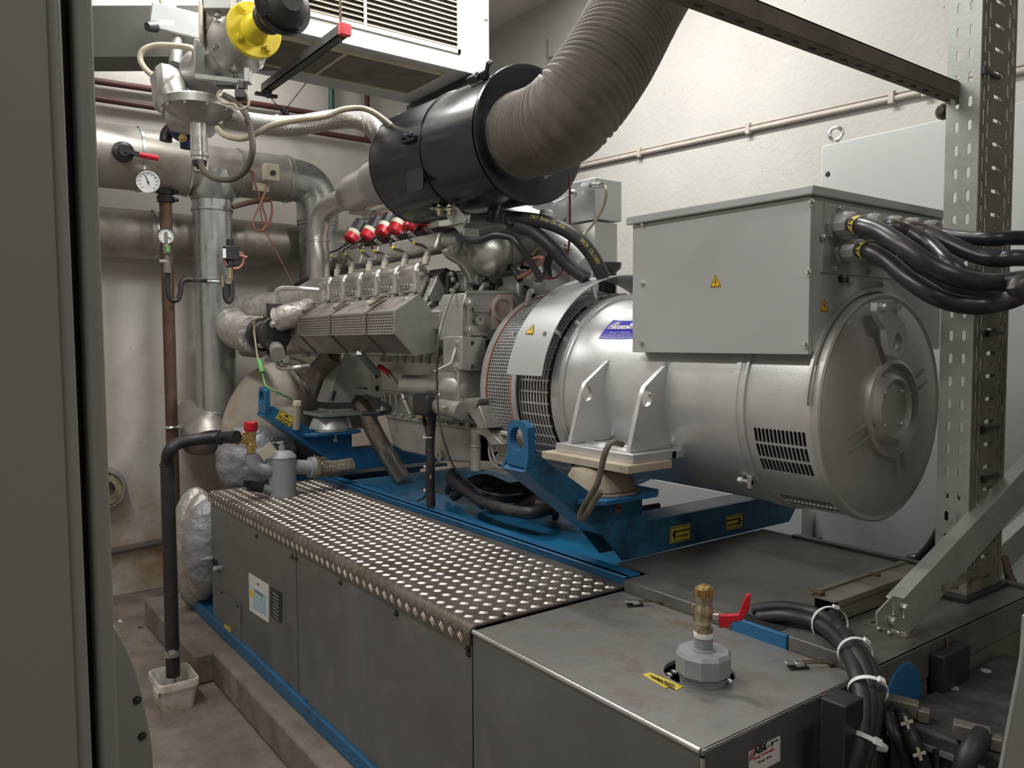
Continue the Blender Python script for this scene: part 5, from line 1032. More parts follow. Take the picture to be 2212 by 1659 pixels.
# power cables out of the terminal box
m_pow = M('power_cable', (.022, .022, .030), .34, 0, .2, 8, .06, 60, .05, (.13, .095, .07), .38, 5)
pc_ = [(0, [(1862, 488, -1.47), (1905, 503, -1.38), (1955, 535, -1.28), (2010, 574, -1.2), (2075, 602, -1.13), (2150, 611, -1.08), (2260, 598, -1.0)], .030, 'L1', 'front power cable of the upper row, marked L1, sagging to the right', (1876, 492)),
    (2, [(1925, 490, -1.47), (1965, 503, -1.42), (2010, 530, -1.34), (2050, 570, -1.24), (2095, 600, -1.19), (2160, 618, -1.15), (2260, 615, -1.1)], .027, '2', 'brown dusted power cable of the upper row passing behind the front cable', (1944, 492)),
    (3, [(1960, 492, -1.47), (2005, 503, -1.40), (2060, 530, -1.30), (2110, 552, -1.22), (2160, 560, -1.15), (2260, 560, -1.05)], .027, None, 'power cable of the upper row leaving second from the top at the right', None),
    (4, [(1995, 500, -1.48), (2040, 508, -1.4), (2090, 514, -1.3), (2150, 516, -1.2), (2260, 515, -1.1)], .025, None, 'topmost power cable running almost straight to the right edge', None),
    (6, [(1878, 542, -1.46), (1920, 566, -1.37), (1965, 605, -1.28), (2020, 640, -1.2), (2080, 658, -1.14), (2140, 658, -1.08), (2200, 640, -1.0), (2270, 600, -.95)], .0285, 'L1', 'front power cable of the lower row, marked L1, hanging lowest', (1889, 552)),
    (7, [(1905, 547, -1.52), (1950, 558, -1.48), (2000, 582, -1.40), (2050, 612, -1.32), (2100, 632, -1.28), (2200, 640, -1.2), (2270, 625, -1.1)], .026, '2', 'rear power cable of the lower row, half hidden behind the others', (1925, 552))]
for k, (g_, pts, r, mk, lb_, mp) in enumerate(pc_):
    t = T('power_cable', lb_, 'cable'); pp = [GP[g_]+V((.07, 0, 0))]+[P(x, y, X=X) for x, y, X in pts]+[V((-.78+.07*k, 3.72, .30-.05*(k % 3)))]
    O('cable_jacket', MB().tube(pp, r, 20, 10), m_pow, t)
    if mk:
        cc = catmull(pp, 10); tgt = P(mp[0], mp[1], X=pp[1].x-.0); i = min(range(3, len(cc)-3), key=lambda i_: (cc[i_]-tgt).length); dd = (cc[i+1]-cc[i-1]).normalized()
        sl_ = O('marker_band', MB().lathe(cc[i]-dd*.018, dd, [(0, r+.0015), (.036, r+.0015)], 24, cap=False), m_ora if 0 else m_yels, t)
        nr = -(cc[i].normalized()); nr = (nr-dd*nr.dot(dd)).normalized(); up = dd
        text(mk, .03, cc[i]+nr*(r+.002), nr.cross(dd)*-1 if 0 else dd.cross(nr)*1, dd, m_ink, sl_, bold=.001)
# ---------------------------------------------------------------- tall cabinets behind
tcb = T('tall_cabinet', 'tall pale grey cabinet behind the alternator with a lifting ring', 'cabinet')
YC4 = 4.1; xl_, zt = P(1775, 315, Y=YC4).x, P(1775, 315, Y=YC4).z
O('cabinet_body', MB().box((xl_, YC4, ZF), (-1.0, 4.6, zt)), m_cab, tcb, bev=.004)
O('lifting_ring', MB().torus(P(1806, 289, Y=YC4+.05), (.4, -1, 0), .034, .011).cyl(P(1806, 303, Y=YC4+.05), P(1806, 312, Y=YC4+.05), .02), m_alu, tcb)
for x, y in ((1788, 376), (1772, 1166)): O('cabinet_rivet', MB().bolt(P(x, y, Y=YC4), (0, -1, 0), .010, .005), m_dark, tcb)
O('drooping_cable', MB().tube([(-2.3, 3.93, ZF+.03), (-2.25, 3.93, -1.6), P(1950, 1228, Y=3.9), P(1990, 1205, Y=3.9), P(2020, 1170, Y=3.9), P(2045, 1120, Y=3.9), P(2060, 1070, Y=3.9)], .03, 12, 8), m_blk, label='black cable curving up in front of the tall cabinet by the tray', cat='cable')
O('side_cabinet', MB().box((-.88, 3.74, ZF), (.1, 4.5, 1.05)), m_lcab, label='grey cabinet at the right edge behind the upright cable tray', cat='cabinet', bev=.012)
for k in range(4): O('floor_cable', MB().tube([P(2170+k*3, 1205+k*14, Y=3.5), P(2185, 1250+k*10, Y=3.4), P(2212, 1290+k*8, Y=3.3), P(2260, 1310+k*8, Y=3.3)], .014, 10, 6), m_rub if k else m_rust,
    label='dark cables sagging behind the tray at the right edge', cat='cable', group='cables sagging at the right edge')
O('foreground_post', MB().prism([PD(2158, 1700, 1.3), PD(2210, 1420, 1.3), PD(2216, 1330, 1.3), PD(2330, 1330, 1.3), PD(2330, 1700, 1.3)], FW*.012), m_galv, label='pale leaning steel profile at the lower right corner, close to the camera', cat='post', bev=.003)
O('wall_hook', MB().torus(P(1190, 130, Y=YW-.03), (.3, -1, 0), .025, .01).cyl(P(1182, 85, Y=YW-.01), P(1182, 125, Y=YW-.01), .008), m_tray, label='small painted hook stub on the right wall above the filter', cat='hook')
# wall conduit
wc = T('wall_conduit', 'painted conduit with saddles running along the right wall', 'conduit')
YWs = YW-.02; a_ = P(1180, 376, Y=YWs); b_ = P(2230, 148, Y=YWs); b_ = a_+(b_-a_)*1.6
O('conduit_pipe', MB().cyl(a_, b_, .018).cyl(a_+V((0, .0, .03)), b_+V((0, 0, .03)), .008), m_cond, wc)
for x in (1383, 1618, 1928, 2000): q = a_+(b_-a_)*((P(x, 376-(x-1180)*.217, Y=YWs).x-a_.x)/(b_.x-a_.x)); O('saddle_clip', MB().box(q-V((.018, .024, .03)), q+V((.018, .01, .045))), m_cond, wc, bev=.004)
O('white_ledge', MB().box((-4.4, 4.0, ZF), (-2.62, 4.3, P(1550, 1062, Y=4.0).z)), m_wire, label='low white ledge seen under the alternator along the wall', cat='ledge')
# ---------------------------------------------------------------- insulated ducts on the back wall
def duct(nm, label, parts, rings=(), cat='insulated pipe', m=m_zinc):
    t = T(nm, label, cat)
    for p_ in parts: O(p_[0], p_[1], p_[2] if len(p_) > 2 else m, t, ang=50)
    if rings:
        for c, ax, r in rings: O('seam_band', MB().lathe(V(c)-V(ax).normalized()*.012, ax, [(0, r), (.003, r+.009), (.021, r+.009), (.024, r)], 48, cap=False), m_zinc, t)
    return t
XU = -6.6; c1 = P(300, 345, X=XU); rU = .235; zu = c1.z
yA = P(205, 345, X=XU).y-.6; yB = P(402, 345, X=XU).y; yE = P(655, 392, X=XU).y; rv = .155
zu2 = P(540, 378, X=XU).z
T1 = duct('upper_duct', 'upper insulated pipe along the back wall with an elbow at its right end',
  [('wide_casing', MB().cyl((XU, yA, zu), (XU, yB, zu), rU, n=56), m_zincd), ('narrow_casing', MB().cyl((XU, yB, zu2), (XU, yE-.12, zu2), .19, n=56), m_zincd),
   ('elbow_casing', MB().tube([(XU, yE-.2, zu2), (XU, yE-.1, zu2), (XU, yE+.02, zu2-.02), (XU, yE+.10, zu2-.10), (XU, yE+.125, zu2-.22), (XU, yE+.125, zu2-.34)], .178, 48, 5)),
   ('drop_casing', MB().cyl((XU, yE+.125, zu2-.3), (XU, yE+.125, -.9), .165, n=48))],
  [((XU, P(298, 345, X=XU).y, zu), (0, 1, 0), rU), ((XU, yB-.01, zu), (0, 1, 0), rU), ((XU, P(512, 380, X=XU).y, zu2), (0, 1, 0), .19), ((XU, yE-.16, zu2), (0, 1, 0), .19), ((XU, yE+.125, zu2-.36), (0, 0, 1), .168), ((XU, yE+.125, zu2-.86), (0, 0, 1), .166)])
y1 = P(462, 600, X=XU).y
T2 = duct('vertical_duct', 'thick vertical insulated pipe dropping from the upper duct, in front of the lower duct',
  [('saddle_collar', MB().lathe((XU, y1, zu2-.02), (0, 0, -1), [(0, .20), (.16, .19), (.22, .16)], 48)), ('pipe_casing', MB().cyl((XU, y1, zu2-.1), (XU, y1, P(465, 928, X=XU).z), .152, n=56)), ('seam_strip', MB().box((XU+.10, y1+.085, P(465, 560, X=XU).z), (XU+.125, y1+.10, zu2-.1)))],
  [((XU, y1, P(460, 455, X=XU).z), (0, 0, 1), .153), ((XU, y1, P(465, 605, X=XU).z), (0, 0, 1), .153), ((XU, y1, P(465, 890, X=XU).z), (0, 0, 1), .155), ((XU, y1, P(465, 920, X=XU).z), (0, 0, 1), .155)])
q = P(468, 925, X=XU); O('bottom_elbow', MB().tube([q+V((-.3, -.1, .05)), q+V((-.05, -.1, .0)), q+V((.06, -.10, -.03)), q+V((.12, -.1, -.1))], .19, 40, 6).sph(q+V((.02, -.1, -.02)), .19), m_zincd, T2, ang=70)
XL = -6.95; cl = P(300, 505, X=XL)
T3 = duct('lower_duct', 'lower insulated pipe along the back wall, passing behind the thick vertical one',
  [('pipe_casing', MB().cyl((XL, cl.y-.8, cl.z), (XL, P(650, 545, X=XL).y+.5, cl.z-.02), .195, n=56), m_zincd)], [((XL, P(331, 500, X=XL).y, cl.z), (0, 1, 0), .195)])
rv_ = T('lever_valve', 'round black valve head with red lever on the upper duct', 'valve'); q = P(266, 328, X=XU+rU+.01)
O('valve_head', MB().lathe(q, (1, 0, 0), [(0, .075), (.03, .07), (.04, .045), (.06, .04), (.06, 0)], 24), m_blk, rv_)
O('lever_grip', MB().tube([P(300, 334, X=q.x+.06), P(322, 338, X=q.x+.06), P(341, 342, X=q.x+.06)], .022, 12, 4), m_red, rv_); O('lever_arm', MB().beam(q+V((.05, 0, 0)), P(303, 335, X=q.x+.06), .03, .03), m_blk, rv_)
def gauge(x, y, X, r, label, ax=(1, -.3, 0), ang=60):
    t = T('pressure_gauge', label, 'gauge'); q = P(x, y, X=X); ax_, u, v = frame(ax)
    O('gauge_case', MB().lathe(q-ax_*.05, ax, [(0, r*.9), (.05, r), (.055, r), (.055, r*.9), (.048, r*.88)], 36, cap=False).cyl(q-ax_*.05, q-ax_*.04, r*.9), m_alu if r > .07 else m_dark, t)
    fc = O('gauge_dial', MB().cyl(q-ax_*.006, q-ax_*.003, r*.88, n=32), m_white, t); mb = MB()
    for k in range(11):
        a = math.radians(-135+27*k); dr = u*math.sin(a)*-1+v*math.cos(a); mb.obb(q+dr*r*.72, dr, ax_, r*.09, .0008, r*.02)
    O('scale_tick', mb, m_ink, fc); a = math.radians(ang); dr = u*math.sin(a)*-1+v*math.cos(a); O('needle', MB().obb(q+dr*r*.2, dr, ax_, r*.45, .001, r*.035).sph(q, r*.09), m_ink, fc); return t
gauge(320, 393, XU+rU+.06, .080, 'round thermometer dial on the upper duct', ang=20)
gauge(359, 510, -6.25, .062, 'small pressure gauge in front of the lower duct', ang=-120)
# dark riser with its small fittings
rz = T('riser_pipe', 'thin dark rusty riser pipe beside the thick vertical duct', 'pipe'); XR = -6.55; r0 = P(357, 415, X=XR); r1 = P(367, 1000, X=XR)
O('pipe_tube', MB().cyl((XR, r0.y, r0.z), (XR, r0.y, r1.z-.6), .045), m_rust, rz)
for y in (420, 437): O('pipe_union', MB().lathe((XR, r0.y, P(357, y, X=XR).z), (0, 0, 1), [(0, .06), (.04, .065), (.05, .05)], 10).bolt((XR+.03, r0.y+.05, P(357, y, X=XR).z+.02), (0, 1, 0), .015, .03), m_blk, rz)
O('pipe_clip', MB().torus((XR, r0.y, P(365, 923, X=XR).z), (0, 0, 1), .05, .014).bolt((XR+.02, r0.y+.06, P(365, 923, X=XR).z), (1, 0, 0), .016, .02), m_alu, rz)
gf = T('gauge_siphon', 'thin black siphon tube with cock between the small gauge and the vertical duct', 'tube'); g0 = -6.25
O('siphon_tube', MB().tube([P(362, 590, X=g0), P(362, 630, X=g0), P(370, 648, X=g0), P(384, 647, X=g0), P(390, 630, X=g0), P(392, 612, X=g0), P(403, 604, X=g0), P(418, 605, X=g0+.0), P(430, 605, X=g0-.15), P(445, 606, X=XU+.12)], .018, 12, 8), m_blk, gf)
O('gauge_cock', MB().lathe(P(361, 590, X=g0), (0, 0, 1), [(0, .03), (.08, .03), (.09, .018), (.13, .018), (.14, .028), (.2, .028), (.21, .012), (.3, .012)], 12).cyl(P(343, 566, X=g0), P(361, 566, X=g0), .02), m_tray, gf)
O('green_mark', MB().box(P(362, 545, X=g0+.02)-V((0, .012, 0)), P(366, 531, X=g0+.035)), m_greenw, gf)
tcl = T('sensor_valve', 'dark sensor with copper lead and hose loop, strapped to the vertical duct', 'sensor'); sx = XU+.30
O('sensor_body', MB().box(P(481, 562, X=sx)+V((0, 0, 0)), P(510, 534, X=sx)+V((.08, 0, 0))).box(P(488, 534, X=sx), P(501, 517, X=sx)+V((.06, 0, 0))).cyl(P(497, 562, X=sx+.04), P(497, 578, X=sx+.04), .03), m_blk, tcl, bev=.006)
O('sensor_label', MB().box(P(481.5, 557, X=sx+.082), P(488, 537, X=sx+.084)), m_white, tcl)
O('brass_tee', MB().cyl(P(497, 578, X=sx+.04), P(497, 602, X=sx+.04), .022, n=8).box(P(476, 620, X=sx+.04), P(483, 596, X=sx+.06)).box(P(483, 614, X=sx), P(501, 604, X=sx+.06)), m_brassl, tcl)
O('hose_loop', MB().tube([P(500, 606, X=sx+.04), P(500, 640, X=sx+.04), P(494, 652, X=sx+.04), P(487, 640, X=sx+.04), P(487, 612, X=sx+.04)], .022, 12, 6), m_blk, tcl)
O('copper_lead', MB().tube([P(510, 545, X=sx+.05), P(525, 550, X=sx+.05), P(524, 570, X=sx+.05), P(510, 580, X=sx+.05), P(490, 572, X=sx+.05), P(481, 560, X=sx+.05)], .010, 8, 8).tube([P(510, 550, X=sx+.05), P(533, 556, X=sx+.05)], .012, 8, 1), m_copper, tcl)
O('strap_clamp', MB().torus((XU, y1, P(465, 608, X=XU+.15).z), (0, 0, 1), .160, .009, 48), m_alu, tcl)
# thermostat box, label plates and red capillary on the narrow casing
tb_ = T('thermostat_box', 'cream thermostat box with a black knob on the upper duct', 'thermostat'); xx = XU+.21
q = P(584, 374, X=xx); O('box_body', MB().obb(q, (1, 0, 0), (0, 0, 1), .05, .065, .06), m_cream, tb_, bev=.008); O('knob', MB().cyl(q+V((.05, 0, -.01)), q+V((.075, 0, -.01)), .02), m_blk, tb_)
O('capillary_tube', MB().tube([P(538, 367, X=xx), P(548, 375, X=xx), P(552, 400, X=xx), P(565, 440, X=xx), P(575, 475, X=xx+.02), P(568, 495, X=xx+.03), P(553, 498, X=xx+.03), P(546, 480, X=xx+.03), P(560, 445, X=xx+.03), P(575, 410, X=xx+.02), P(577, 395, X=xx)], .009, 8, 10).tube([P(560, 440, X=xx), P(570, 490, X=xx), P(590, 530, X=xx), P(625, 600, X=xx), P(632, 620, X=xx)], .006, 8, 6)
  .tube([P(565, 440, X=xx), P(582, 430, X=xx), P(588, 455, X=xx), P(580, 485, X=xx), P(563, 500, X=xx)], .009, 8, 8), m_copper, tb_)
O('wall_stub', MB().tube([P(502, 447, X=-6.4), P(540, 437, X=-6.4), P(583, 430, X=-6.4)], .022, 10, 4), m_rust, label='short rusty stub pipe with a cap between the two thick vertical ducts', cat='pipe')
O('duct_label', MB().obb(P(428, 357, X=XU+.195), (0, 1, 0), (0, 0, 1), .075, .04, .002), m_cream, label='cream paper label on the upper duct above the vertical pipe', cat='label')
O('duct_label', MB().obb(P(563, 404, X=XU+.18), (0, 1, 0), (0, 0, 1), .065, .032, .002), m_cream, label='small brownish label under the thermostat box', cat='label')
# pipes fixed to the back wall
def wp(nm, pts, r, m, label, X=XB+.06, cat='pipe'): return O(nm, MB().tube([P(x, y, X=X) for x, y in pts], r, 10, 1 if len(pts) < 5 else 4), m, label=label, cat=cat)
wp('red_pipe', ((150, 167), (400, 203), (560, 226), (640, 239), (700, 249)), .026, m_redp, 'upper of two thin dark red pipes high on the back wall')
wp('red_pipe', ((150, 204), (330, 231), (560, 265), (785, 302), (791, 300), (793, 294), (793, 150)), .026, m_redp, 'lower thin dark red pipe turning up at its right end')
wp('green_pipe', ((716, 150), (716, 250)), .028, m_green, 'short dark green pipe hanging from the heater')
wp('hand_rail', ((150, 1206), (240, 1192), (350, 1170)), .03, M('rail_grey', (.12, .10, .09), .5), 'thin brown pipe low on the back wall left of the drain pipe')
sb2 = T('stub_pipe', 'cut end of a foil wrapped pipe with yellow wool, low on the back wall', 'pipe'); q = P(235, 1055, X=XB+.15)
O('foil_jacket', MB().lathe(q-V((.15, 0, 0)), (1, -.2, 0), [(0, .15), (.2, .15), (.2, .138)], 36, cap=False), m_zinc, sb2); O('wool_filling', MB().lathe(q-V((.1, 0, 0)), (1, -.2, 0), [(.0, .142), (.14, .13), (.15, .07), (.06, .06), (.06, 0)], 30), M('yellow_wool', (.38, .33, .2), .9, 0, .3, 12, 1, 40, .05, (.03, .025, .02), .55, 9), sb2)
# ---------------------------------------------------------------- drain pipe, tub and separator at the end of the enclosure
dp = T('drain_pipe', 'black bent drain pipe ending just above the white tub', 'pipe'); YP = 1.10
pts = [P(512, 944, Y=1.45), P(470, 946, Y=1.38), P(420, 950, Y=1.24), P(385, 958, Y=1.15), P(366, 975, Y=YP), P(361, 1000, Y=YP)]
O('upper_bend', MB().tube(pts, .036, 20, 8), m_rub, dp, ang=70); x_, z_ = P(361, 1000, Y=YP).x, P(361, 1000, Y=YP).z; zb = P(368, 1452, Y=YP).z
O('down_pipe', MB().cyl((x_, YP, z_), (x_, YP, zb), .0385), m_rub, dp)
O('pipe_collar', MB().torus((x_, YP, z_-.01), (0, 0, 1), .038, .005), m_rub, dp)
O('pipe_collar', MB().torus(P(476, 946, Y=1.39), (P(476, 946, Y=1.39)-P(440, 949, Y=1.32)), .038, .004), m_rub, dp)
O('pipe_clamp', MB().lathe((x_, YP, P(367, 1409, Y=YP).z), (0, 0, 1), [(0, .043), (.035, .043)], 28).bolt((x_+.03, YP-.01, P(367, 1400, Y=YP).z), (1, 0, 0), .016, .03), m_galv, dp)
O('clamp_stake', MB().box((x_-.08, YP+.02, ZF), (x_-.06, YP+.03, P(355, 1380, Y=YP).z)), m_galv, dp); O('red_clip', MB().box((x_-.10, YP+.0, P(352, 1364, Y=YP).z), (x_-.06, YP+.03, P(352, 1357, Y=YP).z)), m_red, dp)
tu = T('plastic_tub', 'dirty white plastic tub on the floor catching the drain pipe', 'tub'); tc_ = P(369, 1528, Z=ZF); tc_ = V((x_+.01, YP-.0, ZF)); hT = .17
def ring(w, l_, z, r=.035): return [(tc_.x+a, tc_.y+b1, ZF+z) for a, b1 in rrect(0, 0, w, l_, r, 5)]
lv = [(.235, .175, .0), (.27, .205, hT*.72), (.29, .222, hT*.74), (.292, .225, hT*.97), (.285, .218, hT), (.272, .206, hT), (.262, .198, hT*.93), (.228, .168, .012)]
rings_ = [ring(w, l_, z) for w, l_, z in lv]; n_ = len(rings_[0]); mb = MB(); mb.add([p_ for r_ in rings_ for p_ in r_], [(j*n_+i, j*n_+(i+1) % n_, (j+1)*n_+(i+1) % n_, (j+1)*n_+i) for j in range(len(lv)-1) for i in range(n_)]+[tuple(range(n_-1, -1, -1)), tuple(range((len(lv)-1)*n_, len(lv)*n_))])
O('tub_shell', mb, m_tub, tu, ang=50); O('grip_tab', MB().box((tc_.x-.0+.02, tc_.y-.118, ZF+hT*.55), (tc_.x+.12, tc_.y-.108, ZF+hT*.78)), m_tub, tu, bev=.004)
O('dirty_water', MB().prism([(tc_.x+a, tc_.y+b1, ZF+.035) for a, b1 in rrect(0, 0, .235, .175, .03, 5)], (0, 0, .001)), M('dirty_water', (.12, .07, .03), .12), tu)
vs_ = T('separator_vessel', 'grey painted upright vessel with side branches standing on the tread plate', 'vessel'); vc_ = P(611, 1070, Z=-.985); D = (FW.dot(vc_)); rV = 29/FOC*D
ztop = P(611, 975, X=vc_.x).z; zs = P(611, 988, X=vc_.x).z
O('vessel_body', MB().lathe((vc_.x, vc_.y, -.985), (0, 0, 1), [(0, rV), (zs+.985, rV), (zs+.985, rV+.004), (zs+.99, rV+.004), (ztop+.985-.02, rV*.93), (ztop+.985, rV*.7), (ztop+.997, 0)], 40), m_gpaint, vs_)
O('vent_plug', MB().cyl((vc_.x, vc_.y, ztop), (vc_.x, vc_.y, ztop+.035), .02).cyl((vc_.x, vc_.y, ztop+.035), (vc_.x, vc_.y, ztop+.065), .012).cyl((vc_.x, vc_.y, ztop+.05), (vc_.x-.03, vc_.y-.02, ztop+.055), .007), m_gpaint, vs_)
pz = lambda x, y, dx=0: P(x, y, X=vc_.x+dx)
O('right_branch', MB().cyl(pz(620, 1008), pz(672, 1010), .048, n=28).lathe(pz(668, 1010), (pz(680, 1010)-pz(660, 1010)), [(0, .07), (.03, .07)], 12), m_gpaint, vs_)
O('brass_flange', MB().lathe(pz(678, 1010), (pz(680, 1010)-pz(660, 1010)), [(0, .065), (.03, .065), (.03, .045), (.08, .045)], 12).bolt(pz(684, 992), (0, 1, 0), .014, .05).bolt(pz(684, 1026), (0, 1, 0), .014, .05), m_brassl, vs_)
O('left_branch', MB().tube([pz(590, 1015), pz(572, 1016), pz(556, 1012), pz(546, 1000), pz(543, 980)], .040, 24, 8).torus(pz(578, 1016), pz(590, 1015)-pz(570, 1016), .041, .004), m_gpaint, vs_, ang=70)
O('lower_branch', MB().cyl(pz(590, 1060), pz(568, 1055), .028).cyl(pz(568, 1055), pz(538, 1047), .03, .024), m_gpaint, vs_); O('hose_connector', MB().cyl(pz(566, 1054), pz(536, 1048), .033, n=10).cyl(pz(540, 1048), pz(525, 1043), .02, n=10), m_blk, vs_)
O('tag_plate', MB().obb(pz(577, 975, .05), (0, 1, .7), (1, 0, 0), .05, .003, .035), m_cream, vs_)
sv = T('safety_valve', 'brass safety valve with a red cap joining the vessel to the drain pipe', 'valve'); s0 = pz(543, 978)
O('valve_body', MB().lathe(s0, (0, 0, 1), [(0, .030), (.028, .030), (.03, .036), (.055, .036), (.058, .03), (.10, .030), (.12, .034), (.14, .034)], 10).cyl(s0+V((0, 0, .085)), pz(512, 945), .034, n=16).lathe(pz(518, 946), (pz(505, 944)-pz(520, 946)), [(0, .045), (.04, .045), (.06, .05)], 10), m_brass, sv)
O('red_cap', MB().lathe(s0+V((0, 0, .135)), (0, 0, 1), [(0, .036), (.01, .042), (.055, .042), (.06, .036), (.06, 0)], 28), m_red, sv)
O('braided_connector', MB().tube([pz(690, 1010), pz(706, 1012), pz(725, 1012), pz(760, 1006)], .055, 20, 6), m_bswd, label='short dark braided hose on the brass flange of the grey vessel', cat='hose')
# insulated exhaust parts at the far end
tj = T('exhaust_jacket', 'quilted grey insulation jacket with laced seams behind the grey vessel', 'insulation'); jq = P(555, 990, X=-5.85)
mb = MB(); ns_ = 48; rr_ = .285
vs = []
for j in range(25):
    ph = -math.pi/2+math.pi*j/24
    for i in range(ns_):
        th = 2*math.pi*i/ns_; k_ = 1+.03*abs(math.sin(th*6))*math.cos(ph)-.02*math.cos(ph*14)
        vs.append(jq+V((.22*k_*math.cos(ph)**.6*math.cos(th) if math.cos(ph) > 0 else 0, .285*k_*max(0, math.cos(ph))**.45*math.sin(th), .24*math.sin(ph))))
mb.add(vs, [(j*ns_+i, j*ns_+(i+1) % ns_, (j+1)*ns_+(i+1) % ns_, (j+1)*ns_+i) for j in range(24) for i in range(ns_)]); O('quilted_cover', mb, m_quilt, tj, ang=70)
rg = random.Random(21)
for k in range(9):
    q = P(rg.uniform(520, 620), 935+k*12, X=-5.60); O('lacing_wire', MB().tube([q, q+V((.02, .03, .01)), q+V((.02, .06, -.01)), q+V((.01, .09, .01))], .004, 6, 4).cyl(q, q+V((.02, 0, 0)), .012, n=8), m_alu, tj)
O('exhaust_insulation', MB().tube([P(560, 960, X=-6.3), P(570, 905, X=-6.25), P(600, 865, X=-6.2), P(660, 850, X=-6.2), P(720, 850, X=-6.2), P(790, 850, X=-6.2)], .30, 40, 8).sph(P(600, 900, X=-6.2), .32, (1, 1.1, 1)), m_ins, label='large cream wrapped exhaust bend behind the far blue lifting lug', cat='insulation', ang=70)
O('exhaust_insulation', MB().sph(P(425, 1180, X=-5.75), .42, (.35, .42, 1.0), 40, 24).sph(P(440, 1180, X=-5.65), .38, (.35, .40, 1.0), 40, 24), m_foil, label='cream and silver wrapped drum at the left end of the enclosure', cat='insulation', ang=70)
O('foil_patch', MB().sph(P(455, 1180, X=-5.55), .33, (.45, .55, 1.0), 36, 20), m_quilt, label='grey quilted cover inside the wrapped drum at the enclosure end', cat='insulation', ang=70)
eb = T('exhaust_elbow', 'foil wrapped exhaust bend at the left end of the perforated shield', 'exhaust pipe')
O('foil_bend', MB().tube([P(690, 640, Y=2.35), P(640, 662, Y=2.3), P(580, 668, Y=2.25), P(530, 672, Y=2.15), P(503, 690, Y=2.05), P(508, 712, Y=1.97), P(530, 720, Y=1.95), P(554, 722, Y=1.95)], .135, 40, 8), m_foil, eb, ang=80)
O('lower_arm', MB().tube([P(530, 750, Y=2.2), P(560, 752, Y=2.25), P(600, 748, Y=2.3), P(660, 740, Y=2.4)], .08, 24, 6), m_foil, eb)
ev = T('throttle_valve', 'dark cast valve with hose fittings between the foil bend and the shield', 'valve'); ve = lambda x, y, Y=2.0: P(x, y, Y=Y)
O('valve_casting', MB().lathe(ve(553, 722, 1.97), (1, .1, 0), [(0, .12), (.03, .12), (.03, .105), (.10, .105), (.10, .125), (.15, .125), (.15, .09), (.28, .085), (.28, .12), (.33, .12)], 28).box(ve(575, 690, 2.0), ve(610, 655, 2.1)).box(ve(575, 765, 1.98), ve(618, 735, 2.12)), m_dark, ev, bev=.006)
O('flange_gasket', MB().cyl(ve(550, 722, 1.97), ve(557, 722, 1.97), .10), M('gasket_pink', (.42, .28, .22), .8), ev)
O('bearing_cap', MB().cyl(ve(597, 752, 2.0), ve(600, 765, 1.95), .05, n=20), m_cast, ev)
for k, (x, y) in enumerate(((564, 745), (574, 775), (590, 700))): O('valve_bolt', MB().bolt(ve(x, y, 1.95), (.6, -.8, 0), .016, .02), m_cast, ev)
O('top_fitting', MB().cyl(ve(597, 655, 2.0), ve(597, 640, 2.0), .03, n=6).tube([ve(597, 645, 2.0), ve(598, 630, 2.0), ve(606, 624, 2.02), ve(620, 623, 2.05), ve(650, 624, 2.1), ve(690, 627, 2.2)], .018, 14, 6), m_alu, ev)
O('bottom_fitting', MB().cyl(ve(598, 770, 2.0), ve(598, 783, 2.0), .03, n=6).tube([ve(598, 783, 2.0), ve(601, 792, 2.0), ve(612, 796, 2.02), ve(635, 795, 2.05), ve(668, 791, 2.15)], .018, 14, 6).cyl(ve(620, 768, 2.05), ve(620, 784, 2.05), .033, n=8), m_alu, ev)
O('oblique_hose', MB().tube([ve(622, 790, 2.1), ve(640, 812, 2.15), ve(655, 830, 2.2), ve(665, 850, 2.3)], .02, 12, 6), m_alu, ev)
O('foil_tape', MB().tube([P(600, 690, Y=2.02), P(625, 682, Y=2.08), P(645, 678, Y=2.15), P(670, 670, Y=2.25)], .088, 30, 6), m_foil, ev, ang=70)
O('stub_plate', MB().box(P(606, 655, Y=2.2), P(641, 638, Y=2.25)), M('heat_stained', (.45, .32, .25), .5, .3), ev)
gw = T('earth_lead', 'green and yellow sensor lead from the throttle valve to the blue lug', 'cable')
O('steel_probe', MB().tube([ve(566, 685, 1.9), ve(552, 690, 1.88), ve(549, 710, 1.88), ve(552, 740, 1.88), ve(557, 775, 1.88), ve(560, 782, 1.88)], .007, 8, 6), m_beige, gw)
O('green_connector', MB().cyl(ve(559, 778, 1.88), ve(567, 805, 1.88), .018, n=10), m_greenw, gw)
O('green_lead', MB().tube([ve(567, 805, 1.88), ve(570, 820, 1.88), ve(576, 835, 1.88), ve(600, 848, 1.95), ve(625, 860, 2.05), ve(640, 868, 2.1)], .006, 8, 6), m_greenw, gw)
O('braided_hose', MB().tube([P(728, 762, Y=2.42), P(705, 785, Y=2.40), P(683, 815, Y=2.36), P(667, 860, Y=2.33), P(660, 910, Y=2.33), P(657, 960, Y=2.34), P(652, 1010, Y=2.36)], .083, 28, 8), m_bswd, label='thick dark braided hose dropping in front of the cream exhaust bend', cat='hose')
O('hose_sleeve', MB().cyl(P(642, 872, Y=2.05), P(640, 925, Y=2.08), .025, n=10).cyl(P(642, 866, Y=2.05), P(642, 876, Y=2.05), .03, n=6), m_cream, label='slim cream fitting beside the thick dark braided hose', cat='fitting')
O('braided_hose', MB().tube([P(770, 845, Y=2.62), P(788, 885, Y=2.6), P(805, 925, Y=2.6), P(828, 968, Y=2.6), P(850, 1005, Y=2.65), (P(870, 1040, Y=2.7).x, 2.7, -.98)], .062, 24, 8), m_bswd, label='dark braided hose slanting down behind the silver engine mount', cat='hose')
